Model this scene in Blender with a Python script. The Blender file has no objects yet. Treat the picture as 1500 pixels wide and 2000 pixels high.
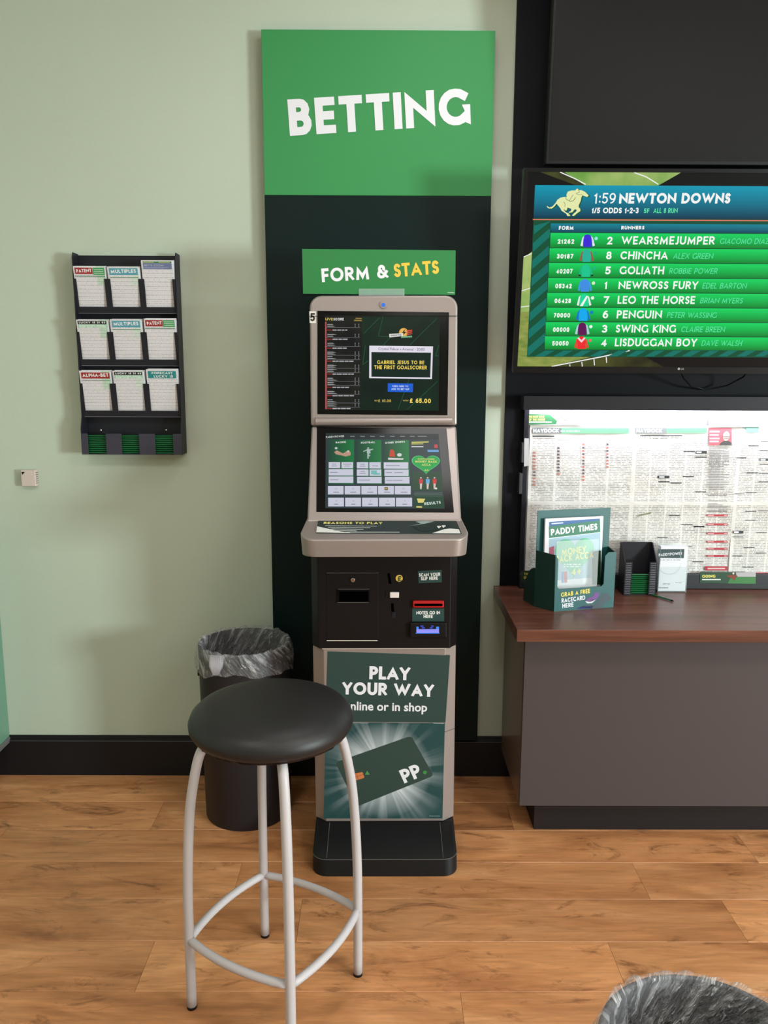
import bpy, math, random
from mathutils import Vector, Matrix
random.seed(7)
SC = bpy.context.scene
COL = SC.collection
PI = math.pi

# ---------------------------------------------------------------- camera
CAM_D, CAM_H, FPX = 2.84, 1.505, 1560.0
def cam_axes(pitch=9.74, yaw=-0.2, roll=0.25):
    p, y, r = [math.radians(a) for a in (pitch, yaw, roll)]
    fw = Vector((-math.sin(y)*math.cos(p), math.cos(y)*math.cos(p), -math.sin(p)))
    rt = Vector((math.cos(y), math.sin(y), 0))
    up = rt.cross(fw)
    return fw, rt*math.cos(r)+up*math.sin(r), -rt*math.sin(r)+up*math.cos(r)
FW, RT, UP = cam_axes()
CP = Vector((0, -CAM_D, CAM_H))
cd = bpy.data.cameras.new('camera'); cam = bpy.data.objects.new('camera', cd); COL.objects.link(cam)
cam.matrix_world = Matrix(((RT.x, UP.x, -FW.x, CP.x), (RT.y, UP.y, -FW.y, CP.y), (RT.z, UP.z, -FW.z, CP.z), (0, 0, 0, 1)))
cd.sensor_fit = 'HORIZONTAL'; cd.sensor_width = 36; cd.lens = 36*FPX/1500; cd.clip_start = 0.02
SC.camera = cam

# ---------------------------------------------------------------- world, light, exposure
w = bpy.data.worlds.new('world'); SC.world = w; w.use_nodes = True
w.node_tree.nodes['Background'].inputs[0].default_value = (0.8, 0.9, 1, 1)
w.node_tree.nodes['Background'].inputs[1].default_value = 0.1
vs = SC.view_settings; vs.view_transform = 'Standard'; vs.look = 'None'; vs.exposure = 0.0; vs.gamma = 1.0; vs.use_curve_mapping = False
def area(name, loc, target, sx, sy, power, color):
    l = bpy.data.lights.new(name, 'AREA'); l.shape = 'RECTANGLE'; l.size = sx; l.size_y = sy; l.energy = power; l.color = color
    o = bpy.data.objects.new(name, l); COL.objects.link(o); o.location = loc
    o.rotation_euler = (Vector(target)-Vector(loc)).to_track_quat('-Z', 'Y').to_euler()
    return o
# daylight coming through the shop window in the right wall
area('window_daylight', (5.35, -4.3, 1.32), (0, -0.4, 1.32), 0.9, 0.9, 350, (0.84, 0.99, 0.98))
CEIL_PANELS = [(-0.9, -2.6), (1.5, -2.6), (0.3, -1.0), (3.3, -1.6), (0.3, -4.6), (3.3, -4.6)]
CEIL_POWER = [17, 30, 7, 10, 18, 14]
CEIL_TINT = (1.0, 0.95, 0.88)

# ---------------------------------------------------------------- materials
def lin(c):
    c = c/255.0
    return c/12.92 if c <= 0.04045 else ((c+0.055)/1.055)**2.4
def rgb(r, g, b): return (lin(r), lin(g), lin(b), 1)
MATS = {}
def mat(name, col, rough=0.5, metal=0.0, emit=0.0, alpha=1.0, trans=0.0, bump=0.0, bscale=200, var=0.0, coat=0.0, spec=0.5):
    if name in MATS: return MATS[name]
    m = bpy.data.materials.new(name); m.use_nodes = True; nt = m.node_tree; b = nt.nodes['Principled BSDF']
    b.inputs['Base Color'].default_value = rgb(*col); b.inputs['Roughness'].default_value = rough
    b.inputs['Metallic'].default_value = metal; b.inputs['Alpha'].default_value = alpha
    b.inputs['Transmission Weight'].default_value = trans; b.inputs['Coat Weight'].default_value = coat
    b.inputs['Specular IOR Level'].default_value = spec
    if emit:
        b.inputs['Emission Color'].default_value = rgb(*col); b.inputs['Emission Strength'].default_value = emit
        b.inputs['Base Color'].default_value = (0.004, 0.004, 0.004, 1); b.inputs['Specular IOR Level'].default_value = 0.12
    if bump or var:
        tc = nt.nodes.new('ShaderNodeTexCoord'); n = nt.nodes.new('ShaderNodeTexNoise'); n.inputs['Scale'].default_value = bscale
        n.inputs['Detail'].default_value = 4
        nt.links.new(tc.outputs['Object'], n.inputs['Vector'])
        if bump:
            bm_ = nt.nodes.new('ShaderNodeBump'); bm_.inputs['Strength'].default_value = bump; bm_.inputs['Distance'].default_value = 0.002
            nt.links.new(n.outputs['Fac'], bm_.inputs['Height']); nt.links.new(bm_.outputs['Normal'], b.inputs['Normal'])
        if var:
            n2 = nt.nodes.new('ShaderNodeTexNoise'); n2.inputs['Scale'].default_value = 3.0; n2.inputs['Detail'].default_value = 6
            nt.links.new(tc.outputs['Object'], n2.inputs['Vector'])
            r = nt.nodes.new('ShaderNodeMapRange'); r.inputs['To Min'].default_value = 1-var; r.inputs['To Max'].default_value = 1+var
            nt.links.new(n2.outputs['Fac'], r.inputs['Value'])
            mx = nt.nodes.new('ShaderNodeVectorMath'); mx.operation = 'SCALE'; mx.inputs[0].default_value = rgb(*col)[:3]
            nt.links.new(r.outputs['Result'], mx.inputs['Scale']); nt.links.new(mx.outputs['Vector'], b.inputs['Base Color'])
    MATS[name] = m
    return m
def em(r, g, b, s=1.0): return mat('screen_%d_%d_%d_%d' % (r, g, b, int(s*100)), (r, g, b), rough=0.25, emit=s)
def pr(r, g, b): return mat('print_%d_%d_%d' % (r, g, b), (r, g, b), rough=0.45)

class NT:
    """small node-building helper"""
    def __init__(s, name):
        s.m = bpy.data.materials.new(name); s.m.use_nodes = True; s.t = s.m.node_tree; s.b = s.t.nodes['Principled BSDF']; MATS[name] = s.m
    def n(s, typ, **kw):
        nd = s.t.nodes.new(typ)
        for k, v in kw.items():
            if k.startswith('i_'):
                key = k[2:]; key = int(key) if key.isdigit() else key.replace('_', ' ')
                if isinstance(v, bpy.types.NodeSocket): s.t.links.new(v, nd.inputs[key])
                else: nd.inputs[key].default_value = v
            else: setattr(nd, k, v)
        return nd
    def math(s, op, a, b=0.0, c=0.0):
        nd = s.t.nodes.new('ShaderNodeMath'); nd.operation = op
        for i, v in enumerate((a, b, c)):
            if isinstance(v, bpy.types.NodeSocket): s.t.links.new(v, nd.inputs[i])
            else: nd.inputs[i].default_value = v
        return nd.outputs[0]
    def mix(s, f, a, b):
        nd = s.t.nodes.new('ShaderNodeMix'); nd.data_type = 'RGBA'
        for i, v in ((0, f), (6, a), (7, b)):
            if isinstance(v, bpy.types.NodeSocket): s.t.links.new(v, nd.inputs[i])
            else: nd.inputs[i].default_value = v
        return nd.outputs[2]
    def ramp(s, f, stops):
        nd = s.t.nodes.new('ShaderNodeValToRGB'); e = nd.color_ramp.elements
        while len(e) < len(stops): e.new(0.5)
        for i, (p, c) in enumerate(stops): e[i].position = p; e[i].color = c
        s.t.links.new(f, nd.inputs[0]); return nd.outputs[0]
    def link(s, a, key): s.t.links.new(a, s.b.inputs[key])

def wood_floor():
    N = NT('oak_plank')
    tc = N.n('ShaderNodeTexCoord').outputs['Object']; rnd = N.n('ShaderNodeObjectInfo').outputs['Random']
    off = N.n('ShaderNodeCombineXYZ', i_0=N.math('MULTIPLY', rnd, 37.0), i_1=N.math('MULTIPLY', rnd, 91.0), i_2=N.math('MULTIPLY', rnd, 13.0)).outputs[0]
    v = N.n('ShaderNodeVectorMath', operation='ADD', i_0=tc, i_1=off).outputs[0]
    def noise(sx, sy, det=5, dist=0.0, rough=0.55):
        mp = N.n('ShaderNodeMapping', i_Vector=v, i_Scale=(sx, sy, 1))
        return N.n('ShaderNodeTexNoise', i_Vector=mp.outputs[0], i_Scale=1.0, i_Detail=det, i_Distortion=dist, i_Roughness=rough).outputs['Fac']
    big = noise(1.6, 6, 6, 1.0, 0.6); fine = noise(11, 150, 3); med = noise(4, 30, 5, 1.4); knot = noise(3.4, 10, 8, 1.8, 0.72)
    base = N.ramp(big, [(0.22, rgb(128, 78, 48)), (0.42, rgb(178, 120, 76)), (0.6, rgb(198, 140, 94)), (0.8, rgb(222, 170, 122))])
    f1 = N.math('MULTIPLY', N.math('SUBTRACT', fine, 0.5), 0.45); f2 = N.math('MULTIPLY', N.math('SUBTRACT', med, 0.5), 0.75)
    tone = N.math('ADD', N.math('ADD', 1.0, f1), f2)
    pl = N.math('ADD', 0.9, N.math('MULTIPLY', rnd, 0.22))
    c1 = N.n('ShaderNodeVectorMath', operation='SCALE', i_0=base, i_Scale=N.math('MULTIPLY', tone, pl)).outputs[0]
    k = N.n('ShaderNodeMapRange', i_Value=knot, i_1=0.555, i_2=0.70, i_3=0.0, i_4=0.8).outputs[0]
    c2 = N.mix(k, c1, rgb(84, 44, 22))
    vor = N.n('ShaderNodeTexVoronoi', i_Vector=N.n('ShaderNodeMapping', i_Vector=v, i_Scale=(1.7, 4.2, 1)).outputs[0], i_Scale=1.0).outputs['Distance']
    vd = N.math('ADD', vor, N.math('MULTIPLY', noise(14, 30, 3), 0.12))
    kk = N.n('ShaderNodeMapRange', i_Value=vd, i_1=0.10, i_2=0.17, i_3=0.7, i_4=0.0).outputs[0]
    ring = N.math('MULTIPLY', N.n('ShaderNodeMapRange', i_Value=vd, i_1=0.15, i_2=0.38, i_3=1.0, i_4=0.0).outputs[0], N.math('MULTIPLY', N.math('ADD', N.math('SINE', N.math('MULTIPLY', vd, 110.0)), 1.0), 0.13))
    c3 = N.mix(N.math('MAXIMUM', kk, ring), c2, rgb(98, 56, 28))
    N.link(c3, 'Base Color')
    N.link(N.n('ShaderNodeMapRange', i_Value=fine, i_3=0.36, i_4=0.5).outputs[0], 'Roughness')
    N.link(N.n('ShaderNodeBump', i_Height=fine, i_Strength=0.15, i_Distance=0.001).outputs[0], 'Normal')
    return N.m
def wood_walnut():
    N = NT('walnut_laminate'); tc = N.n('ShaderNodeTexCoord').outputs['Object']
    a = N.n('ShaderNodeTexNoise', i_Vector=N.n('ShaderNodeMapping', i_Vector=tc, i_Scale=(1.5, 26, 26)).outputs[0], i_Scale=1.0, i_Detail=6, i_Distortion=0.8).outputs['Fac']
    b = N.n('ShaderNodeTexNoise', i_Vector=N.n('ShaderNodeMapping', i_Vector=tc, i_Scale=(7, 210, 210)).outputs[0], i_Scale=1.0, i_Detail=3).outputs['Fac']
    f = N.math('ADD', N.math('MULTIPLY', a, 0.7), N.math('MULTIPLY', b, 0.3))
    N.link(N.ramp(f, [(0.3, rgb(58, 33, 26)), (0.5, rgb(90, 52, 41)), (0.7, rgb(116, 73, 58))]), 'Base Color')
    N.b.inputs['Roughness'].default_value = 0.3
    return N.m
def wall_paint(name, col, bump=0.25):
    N = NT(name); tc = N.n('ShaderNodeTexCoord').outputs['Object']
    big = N.n('ShaderNodeTexNoise', i_Vector=tc, i_Scale=1.4, i_Detail=3).outputs['Fac']
    fine = N.n('ShaderNodeTexNoise', i_Vector=tc, i_Scale=320, i_Detail=4).outputs['Fac']
    r = N.n('ShaderNodeMapRange', i_Value=big, i_3=0.965, i_4=1.035).outputs[0]
    N.link(N.n('ShaderNodeVectorMath', operation='SCALE', i_0=rgb(*col)[:3], i_Scale=r).outputs[0], 'Base Color')
    N.link(N.n('ShaderNodeBump', i_Height=fine, i_Strength=bump, i_Distance=0.0015).outputs[0], 'Normal')
    N.b.inputs['Roughness'].default_value = 0.6
    return N.m
def newsprint(name, cols, lines, ink=0.62, seed=0.0):
    """columns of unreadably small printed text, from the sheet's own 0..1 coordinates"""
    N = NT(name); g = N.n('ShaderNodeTexCoord').outputs['Generated']; s = N.n('ShaderNodeSeparateXYZ', i_0=g)
    x, z = s.outputs[0], s.outputs[2]
    cx = N.math('MULTIPLY', x, cols); col = N.math('FLOOR', cx); fx = N.math('FRACT', cx)
    lz = N.math('MULTIPLY', z, lines); li = N.math('FLOOR', lz); fz = N.math('FRACT', lz)
    inside = N.math('MULTIPLY', N.math('GREATER_THAN', fx, 0.05), N.math('LESS_THAN', fx, 0.96))
    row = N.math('LESS_THAN', fz, 0.55)
    wv = N.n('ShaderNodeCombineXYZ', i_0=N.math('MULTIPLY', x, cols*9.0), i_1=N.math('MULTIPLY', li, 7.31), i_2=seed).outputs[0]
    word = N.n('ShaderNodeTexNoise', i_Vector=wv, i_Scale=1.6, i_Detail=2).outputs['Fac']
    wm = N.n('ShaderNodeMapRange', i_Value=word, i_1=0.36, i_2=0.52).outputs[0]
    bv = N.n('ShaderNodeCombineXYZ', i_0=N.math('MULTIPLY', col, 3.7), i_1=N.math('MULTIPLY', z, 11.0), i_2=seed+5).outputs[0]
    blk = N.n('ShaderNodeMapRange', i_Value=N.n('ShaderNodeTexNoise', i_Vector=bv, i_Scale=1.0, i_Detail=3).outputs['Fac'], i_1=0.3, i_2=0.62, i_3=0.5, i_4=1.0).outputs[0]
    marg = N.math('MULTIPLY', N.math('MULTIPLY', N.math('GREATER_THAN', x, 0.03), N.math('LESS_THAN', x, 0.975)), N.math('MULTIPLY', N.math('GREATER_THAN', z, 0.02), N.math('LESS_THAN', z, 0.93)))
    fold = N.math('GREATER_THAN', N.math('ABSOLUTE', N.math('SUBTRACT', z, 0.5)), 0.012)
    f = N.math('MULTIPLY', N.math('MULTIPLY', N.math('MULTIPLY', inside, row), N.math('MULTIPLY', wm, blk)), N.math('MULTIPLY', N.math('MULTIPLY', marg, fold), ink))
    N.link(N.mix(f, rgb(214, 210, 208), rgb(70, 66, 66)), 'Base Color')
    cr = N.n('ShaderNodeTexNoise', i_Vector=N.n('ShaderNodeMapping', i_Vector=g, i_Scale=(4, 1, 9)).outputs[0], i_Scale=1.6, i_Detail=5, i_Distortion=1.5).outputs['Fac']
    N.link(N.n('ShaderNodeBump', i_Height=cr, i_Strength=0.22, i_Distance=0.01).outputs[0], 'Normal')
    N.b.inputs['Roughness'].default_value = 0.8
    return N.m
def slip_print(name, cols=3, lines=13, tint=(150, 200, 160)):
    N = NT(name); g = N.n('ShaderNodeTexCoord').outputs['Generated']; s = N.n('ShaderNodeSeparateXYZ', i_0=g); x, z = s.outputs[0], s.outputs[2]
    fz = N.math('FRACT', N.math('MULTIPLY', z, lines)); fx = N.math('FRACT', N.math('MULTIPLY', x, cols*7.0))
    ln = N.math('LESS_THAN', fz, 0.13)
    wv = N.n('ShaderNodeCombineXYZ', i_0=N.math('MULTIPLY', x, 30), i_1=N.math('MULTIPLY', N.math('FLOOR', N.math('MULTIPLY', z, lines*2)), 3.3)).outputs[0]
    wd = N.math('MULTIPLY', N.math('GREATER_THAN', N.n('ShaderNodeTexNoise', i_Vector=wv, i_Scale=1.0, i_Detail=1).outputs['Fac'], 0.56), N.math('LESS_THAN', N.math('FRACT', N.math('MULTIPLY', z, lines*2)), 0.4))
    f = N.math('ADD', N.math('MULTIPLY', ln, 0.3), N.math('MULTIPLY', wd, 0.25))
    side = N.math('MULTIPLY', N.math('GREATER_THAN', x, 0.72), N.math('GREATER_THAN', z, 0.6))
    c = N.mix(N.math('MULTIPLY', side, 0.55), rgb(212, 208, 214), rgb(*tint))
    N.link(N.mix(f, c, rgb(60, 70, 66)), 'Base Color'); N.b.inputs['Roughness'].default_value = 0.6
    return N.m
def starburst(name, cx, cz, asp, bg, hot, nray=9.0, rad=0.62):
    N = NT(name); g = N.n('ShaderNodeTexCoord').outputs['Generated']; s = N.n('ShaderNodeSeparateXYZ', i_0=g)
    dx = N.math('SUBTRACT', s.outputs[0], cx); dz = N.math('MULTIPLY', N.math('SUBTRACT', s.outputs[2], cz), asp)
    ang = N.math('ARCTAN2', dz, dx); r = N.math('SQRT', N.math('ADD', N.math('MULTIPLY', dx, dx), N.math('MULTIPLY', dz, dz)))
    cv = N.n('ShaderNodeCombineXYZ', i_0=N.math('COSINE', ang), i_1=N.math('SINE', ang)).outputs[0]
    n1 = N.n('ShaderNodeTexNoise', i_Vector=cv, i_Scale=nray/2.8, i_Detail=3, i_Roughness=0.6).outputs['Fac']
    ray = N.n('ShaderNodeMapRange', i_Value=n1, i_1=0.46, i_2=0.72).outputs[0]
    fall = N.n('ShaderNodeMapRange', i_Value=r, i_1=0.12, i_2=rad*0.9, i_3=0.8, i_4=0.02).outputs[0]
    core = N.n('ShaderNodeMapRange', i_Value=r, i_1=0.10, i_2=0.40, i_3=0.75, i_4=0.0).outputs[0]
    f = N.math('MINIMUM', 1.0, N.math('ADD', N.math('MULTIPLY', ray, fall), core))
    N.link(N.mix(f, rgb(*bg), rgb(*hot)), 'Base Color'); N.b.inputs['Roughness'].default_value = 0.35
    return N.m
def grad_emit(name, top, bot, s=1.0, axis=2):
    N = NT(name); g = N.n('ShaderNodeTexCoord').outputs['Generated']; x = N.n('ShaderNodeSeparateXYZ', i_0=g).outputs[axis]
    c = N.mix(x, rgb(*bot), rgb(*top)); N.link(c, 'Emission Color'); N.b.inputs['Emission Strength'].default_value = s
    N.b.inputs['Base Color'].default_value = (0.004, 0.004, 0.004, 1); N.b.inputs['Roughness'].default_value = 0.25; N.b.inputs['Specular IOR Level'].default_value = 0.12
    return N.m
def noise_emit(name, a, b, scale, s=1.0, stretch=(1, 1, 1)):
    N = NT(name); g = N.n('ShaderNodeTexCoord').outputs['Object']
    n = N.n('ShaderNodeTexNoise', i_Vector=N.n('ShaderNodeMapping', i_Vector=g, i_Scale=stretch).outputs[0], i_Scale=scale, i_Detail=6).outputs['Fac']
    N.link(N.ramp(n, [(0.3, rgb(*a)), (0.7, rgb(*b))]), 'Emission Color'); N.b.inputs['Emission Strength'].default_value = s
    N.b.inputs['Base Color'].default_value = (0.004, 0.004, 0.004, 1); N.b.inputs['Roughness'].default_value = 0.25; N.b.inputs['Specular IOR Level'].default_value = 0.12
    return N.m
def poly_bag(name, amt=1.0):
    N = NT(name); tc = N.n('ShaderNodeTexCoord').outputs['Object']
    s = N.n('ShaderNodeSeparateXYZ', i_0=tc); ang = N.math('ARCTAN2', s.outputs[1], s.outputs[0])
    v = N.n('ShaderNodeCombineXYZ', i_0=N.math('ADD', N.math('MULTIPLY', ang, 4.5), N.math('MULTIPLY', s.outputs[2], 22.0)), i_1=N.math('MULTIPLY', s.outputs[2], 9.0), i_2=N.math('MULTIPLY', ang, 0.4)).outputs[0]
    n1 = N.n('ShaderNodeTexNoise', i_Vector=v, i_Scale=1.5, i_Detail=3, i_Distortion=0.5, i_Roughness=0.55).outputs['Fac']
    n2 = N.n('ShaderNodeTexNoise', i_Vector=v, i_Scale=5.0, i_Detail=3, i_Distortion=1.0, i_Roughness=0.6).outputs['Fac']
    patch = N.n('ShaderNodeMapRange', i_Value=n1, i_1=0.48, i_2=0.70, i_3=0.0, i_4=0.5).outputs[0]
    wisp = N.n('ShaderNodeMapRange', i_Value=n2, i_1=0.58, i_2=0.72, i_3=0.0, i_4=0.6).outputs[0]
    a = N.math('MINIMUM', 0.85, N.math('ADD', 0.14*amt, N.math('ADD', patch, wisp)))
    N.b.inputs['Base Color'].default_value = rgb(225, 225, 230); N.b.inputs['Roughness'].default_value = 0.16
    N.link(a, 'Alpha')
    N.link(N.n('ShaderNodeBump', i_Height=N.math('ADD', n1, N.math('MULTIPLY', n2, 0.5)), i_Strength=1.0, i_Distance=0.03).outputs[0], 'Normal')
    return N.m

M_FLOOR = wood_floor(); M_WALNUT = wood_walnut()
M_WALL = wall_paint('pale_green_paint', (181, 192, 177)); M_DARKWALL = wall_paint('charcoal_paint', (13, 14, 21), 0.1); M_DARKWALL.node_tree.nodes['Principled BSDF'].inputs['Specular IOR Level'].default_value = 0.15
M_CEIL = wall_paint('ceiling_white', (215, 215, 210)); M_SKIRT = mat('black_skirting', (20, 20, 24), 0.45, spec=0.3)
M_SILVER = mat('satin_silver_paint', (152, 141, 139), 0.36, 0.4, bump=0.04, bscale=900)
M_BLACK = mat('satin_black_metal', (18, 13, 14), 0.5, spec=0.2, bump=0.05, bscale=600)
M_BLACKP = mat('black_plastic', (13, 13, 15), 0.42, spec=0.25)
M_GLOSS = mat('black_screen_glass', (6, 6, 8), 0.15, spec=0.22)
M_BASE = mat('black_base_vinyl', (15, 15, 17), 0.5, spec=0.3, bump=0.1, bscale=400)
M_SEAT = mat('black_seat_vinyl', (30, 28, 30), 0.45, spec=0.4, bump=0.12, bscale=700)
M_TUBE = mat('pale_grey_powder_coat', (186, 180, 184), 0.42, 0.0, bump=0.08, bscale=300, var=0.06)
M_BIN = mat('dark_grey_bin_plastic', (36, 33, 37), 0.5, spec=0.3, bump=0.05, bscale=500)
M_RACK = mat('charcoal_rack_plastic', (28, 28, 36), 0.5, spec=0.3)
M_RACKL = mat('grey_rack_edge', (120, 118, 125), 0.5)
M_CAB = mat('dark_grey_cabinet_board', (70, 61, 62), 0.55, spec=0.3, bump=0.06, bscale=900)
M_CABSIDE = mat('dark_brown_cabinet_board', (104, 84, 70), 0.28)
M_PLINTH = mat('plinth_board', (34, 28, 29), 0.55, spec=0.2)
M_GREENHI = mat('panel_bright_green', (58, 140, 82), 0.5, spec=0.25); M_GREENLO = mat('panel_dark_green', (8, 28, 28), 0.45, spec=0.15)
M_PAPER = pr(222, 222, 232); M_WHITE = pr(222, 222, 232)
M_PEN = mat('green_pen_plastic', (8, 88, 44), 0.3); M_TEALCARD = mat('teal_card', (22, 82, 84), 0.45, bump=0.05, bscale=200)
M_SHADECARD = mat('shaded_teal_card', (12, 50, 42), 0.5)  # teal holder card again, shade of its unlit sides put into the colour
M_CLEAR = mat('clear_acrylic', (220, 235, 235), 0.05, alpha=0.16)
M_CHROME = mat('chrome', (190, 188, 184), 0.22, 0.9); M_FRAME = mat('graphite_frame', (25, 24, 32), 0.5, spec=0.25)
M_TRIM = mat('grey_aluminium_trim', (120, 118, 120), 0.4, 0.3)

# ---------------------------------------------------------------- mesh helpers
class MB:
    def __init__(s): s.v = []; s.f = []
    def box(s, x0, x1, y0, y1, z0, z1):
        n = len(s.v); s.v += [(x, y, z) for z in (z0, z1) for y in (y0, y1) for x in (x0, x1)]
        s.f += [tuple(n+i for i in q) for q in ((0, 2, 3, 1), (4, 5, 7, 6), (0, 1, 5, 4), (2, 6, 7, 3), (0, 4, 6, 2), (1, 3, 7, 5))]; return s
    def face(s, pts):
        n = len(s.v); s.v += [tuple(p) for p in pts]; s.f.append(tuple(range(n, n+len(pts)))); return s
    def prism(s, pts, d):
        """closed solid: polygon pts (3D, any winding) extruded by vector d"""
        n = len(s.v); k = len(pts); d = Vector(d); s.v += [tuple(p) for p in pts] + [tuple(Vector(p)+d) for p in pts]
        s.f.append(tuple(range(n+k-1, n-1, -1))); s.f.append(tuple(range(n+k, n+2*k)))
        for i in range(k): j = (i+1) % k; s.f.append((n+i, n+j, n+k+j, n+k+i))
        return s
    def xsec(s, prof, x0, x1): return s.prism([(x0, y, z) for y, z in prof], (x1-x0, 0, 0))
    def lathe(s, prof, c=(0, 0, 0), n=48, close=True):
        b = len(s.v); k = len(prof)
        for i in range(n):
            a = 2*PI*i/n
            for r, z in prof: s.v.append((c[0]+r*math.cos(a), c[1]+r*math.sin(a), c[2]+z))
        for i in range(n):
            j = (i+1) % n
            for q in range(k-1): s.f.append((b+i*k+q, b+j*k+q, b+j*k+q+1, b+i*k+q+1))
        return s
    def tube(s, path, r, n=12, caps=True):
        P = [Vector(p) for p in path]; b = len(s.v); k = len(P); prev = None
        for i, p in enumerate(P):
            t = (P[min(i+1, k-1)]-P[max(i-1, 0)]).normalized()
            a = prev if prev is not None else (Vector((0, 0, 1)) if abs(t.z) < 0.9 else Vector((1, 0, 0)))
            a = (a-t*a.dot(t)).normalized(); prev = a; c = t.cross(a); rr = r[i] if isinstance(r, (list, tuple)) else r
            for q in range(n): g = 2*PI*q/n; s.v.append(tuple(p+a*(rr*math.cos(g))+c*(rr*math.sin(g))))
        for i in range(k-1):
            for q in range(n): w_ = (q+1) % n; s.f.append((b+i*n+q, b+i*n+w_, b+(i+1)*n+w_, b+(i+1)*n+q))
        if caps: s.f.append(tuple(b+q for q in range(n-1, -1, -1))); s.f.append(tuple(b+(k-1)*n+q for q in range(n)))
        return s
    def cyl(s, a, b, r, n=20): return s.tube([a, b], r, n)
    def ball(s, c, rx, ry, rz, n=16, m=10):
        prof = [(math.cos(-PI/2+PI*i/m), math.sin(-PI/2+PI*i/m)) for i in range(m+1)]; b = len(s.v)
        s.lathe([(max(r, 1e-4), z) for r, z in prof], (0, 0, 0), n)
        for i in range(b, len(s.v)): v = s.v[i]; s.v[i] = (c[0]+v[0]*rx, c[1]+v[1]*ry, c[2]+v[2]*rz)
        return s
    # drawing on a Plane
    def q2(s, P, x0, y0, x1, y1, lay=1):
        return s.face([P.at(x0, y0, lay), P.at(x1, y0, lay), P.at(x1, y1, lay), P.at(x0, y1, lay)])
    def p2(s, P, pts, lay=1): return s.face([P.at(x, y, lay) for x, y in pts])
    def pp(s, P, px, lay=1):
        """polygon given by points read off the photograph, dropped onto plane P"""
        return s.p2(P, [P.T(*p) for p in px], lay)
    def qpx(s, P, x0, y0, x1, y1, lay=1): return s.pp(P, [(x0, y1), (x1, y1), (x1, y0), (x0, y0)], lay)
    def disc(s, P, cx, cy, r, lay=1, n=20, ry=None): return s.p2(P, [(cx+r*math.cos(2*PI*i/n), cy+(ry or r)*math.sin(2*PI*i/n)) for i in range(n)], lay)
    def line(s, P, pts, t, lay=1):
        for (a, b) in zip(pts[:-1], pts[1:]):
            dx, dy = b[0]-a[0], b[1]-a[1]; L = math.hypot(dx, dy) or 1; nx, ny = -dy/L*t/2, dx/L*t/2
            s.p2(P, [(a[0]-nx, a[1]-ny), (b[0]-nx, b[1]-ny), (b[0]+nx, b[1]+ny), (a[0]+nx, a[1]+ny)], lay)
        return s
    def linepx(s, P, px, t, lay=1): return s.line(P, [P.T(*p) for p in px], t, lay)
    def build(s, name, m, parent=None, bevel=0.0, seg=2, smooth=False, local=False, subsurf=0, solid=0.0):
        off = Vector((0, 0, 0))
        if parent is not None and not local:
            p = parent
            while p is not None: off += p.location; p = p.parent
        me = bpy.data.meshes.new(name); me.from_pydata([tuple(Vector(v)-off) for v in s.v], [], s.f); me.materials.append(m); me.update()
        o = bpy.data.objects.new(name, me); COL.objects.link(o)
        if parent is not None: o.parent = parent
        if smooth:
            for p in me.polygons: p.use_smooth = True
        if solid:
            d = o.modifiers.new('solid', 'SOLIDIFY'); d.thickness = solid; d.offset = 0
        if subsurf:
            d = o.modifiers.new('sub', 'SUBSURF'); d.levels = subsurf; d.render_levels = subsurf
        if bevel:
            d = o.modifiers.new('bevel', 'BEVEL'); d.width = bevel; d.segments = seg; d.limit_method = 'ANGLE'; d.angle_limit = math.radians(35)
            for p in me.polygons: p.use_smooth = True
            d2 = o.modifiers.new('wn', 'WEIGHTED_NORMAL'); d2.keep_sharp = True
        return o
class Plane:
    """flat drawing surface: origin o, unit axes u (right) and v (up) in world space; eps = gap between printed layers.
    root: the Empty of the thing when that thing is turned (o,u,v are then in its local space)."""
    def __init__(s, o, u, v, eps=0.0003, root=None):
        s.o = Vector(o); s.u = Vector(u).normalized(); s.v = Vector(v).normalized(); s.n = s.u.cross(s.v).normalized(); s.eps = eps
        M = root.matrix_basis if root is not None else Matrix.Identity(4)
        s.wo = M @ s.o; R = M.to_3x3(); s.wu = R @ s.u; s.wv = R @ s.v; s.wn = R @ s.n
    def at(s, x, y, lay=0): return s.o+s.u*x+s.v*y+s.n*(s.eps*lay)
    def T(s, px, py):
        r = FW*FPX+RT*(px-750)-UP*(py-1000); t = (s.wo-CP).dot(s.wn)/r.dot(s.wn); d = CP+r*t-s.wo
        return (d.dot(s.wu), d.dot(s.wv))
def pY(Y, eps=0.0003): return Plane((0, Y, 0), (1, 0, 0), (0, 0, 1), eps)
def at(px, py, Y):
    a, b = pY(Y).T(px, py); return Vector((a, Y, b))

def tag(o, label=None, cat=None, group=None, kind=None):
    if label: o['label'] = label
    if cat: o['category'] = cat
    if group: o['group'] = group
    if kind: o['kind'] = kind
    return o
def thing(name, label, cat, loc=(0, 0, 0), rot=(0, 0, 0), group=None):
    o = bpy.data.objects.new(name, None); COL.objects.link(o); o.empty_display_size = 0.05
    o.location = loc; o.rotation_euler = rot
    bpy.context.view_layer.update()
    return tag(o, label, cat, group)
def origin_to(o, loc):
    """set a single-mesh thing's origin without moving it"""
    loc = Vector(loc)
    for v in o.data.vertices: v.co -= loc
    o.location = loc; return o
def struct(o): o['kind'] = 'structure'; return o

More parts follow.
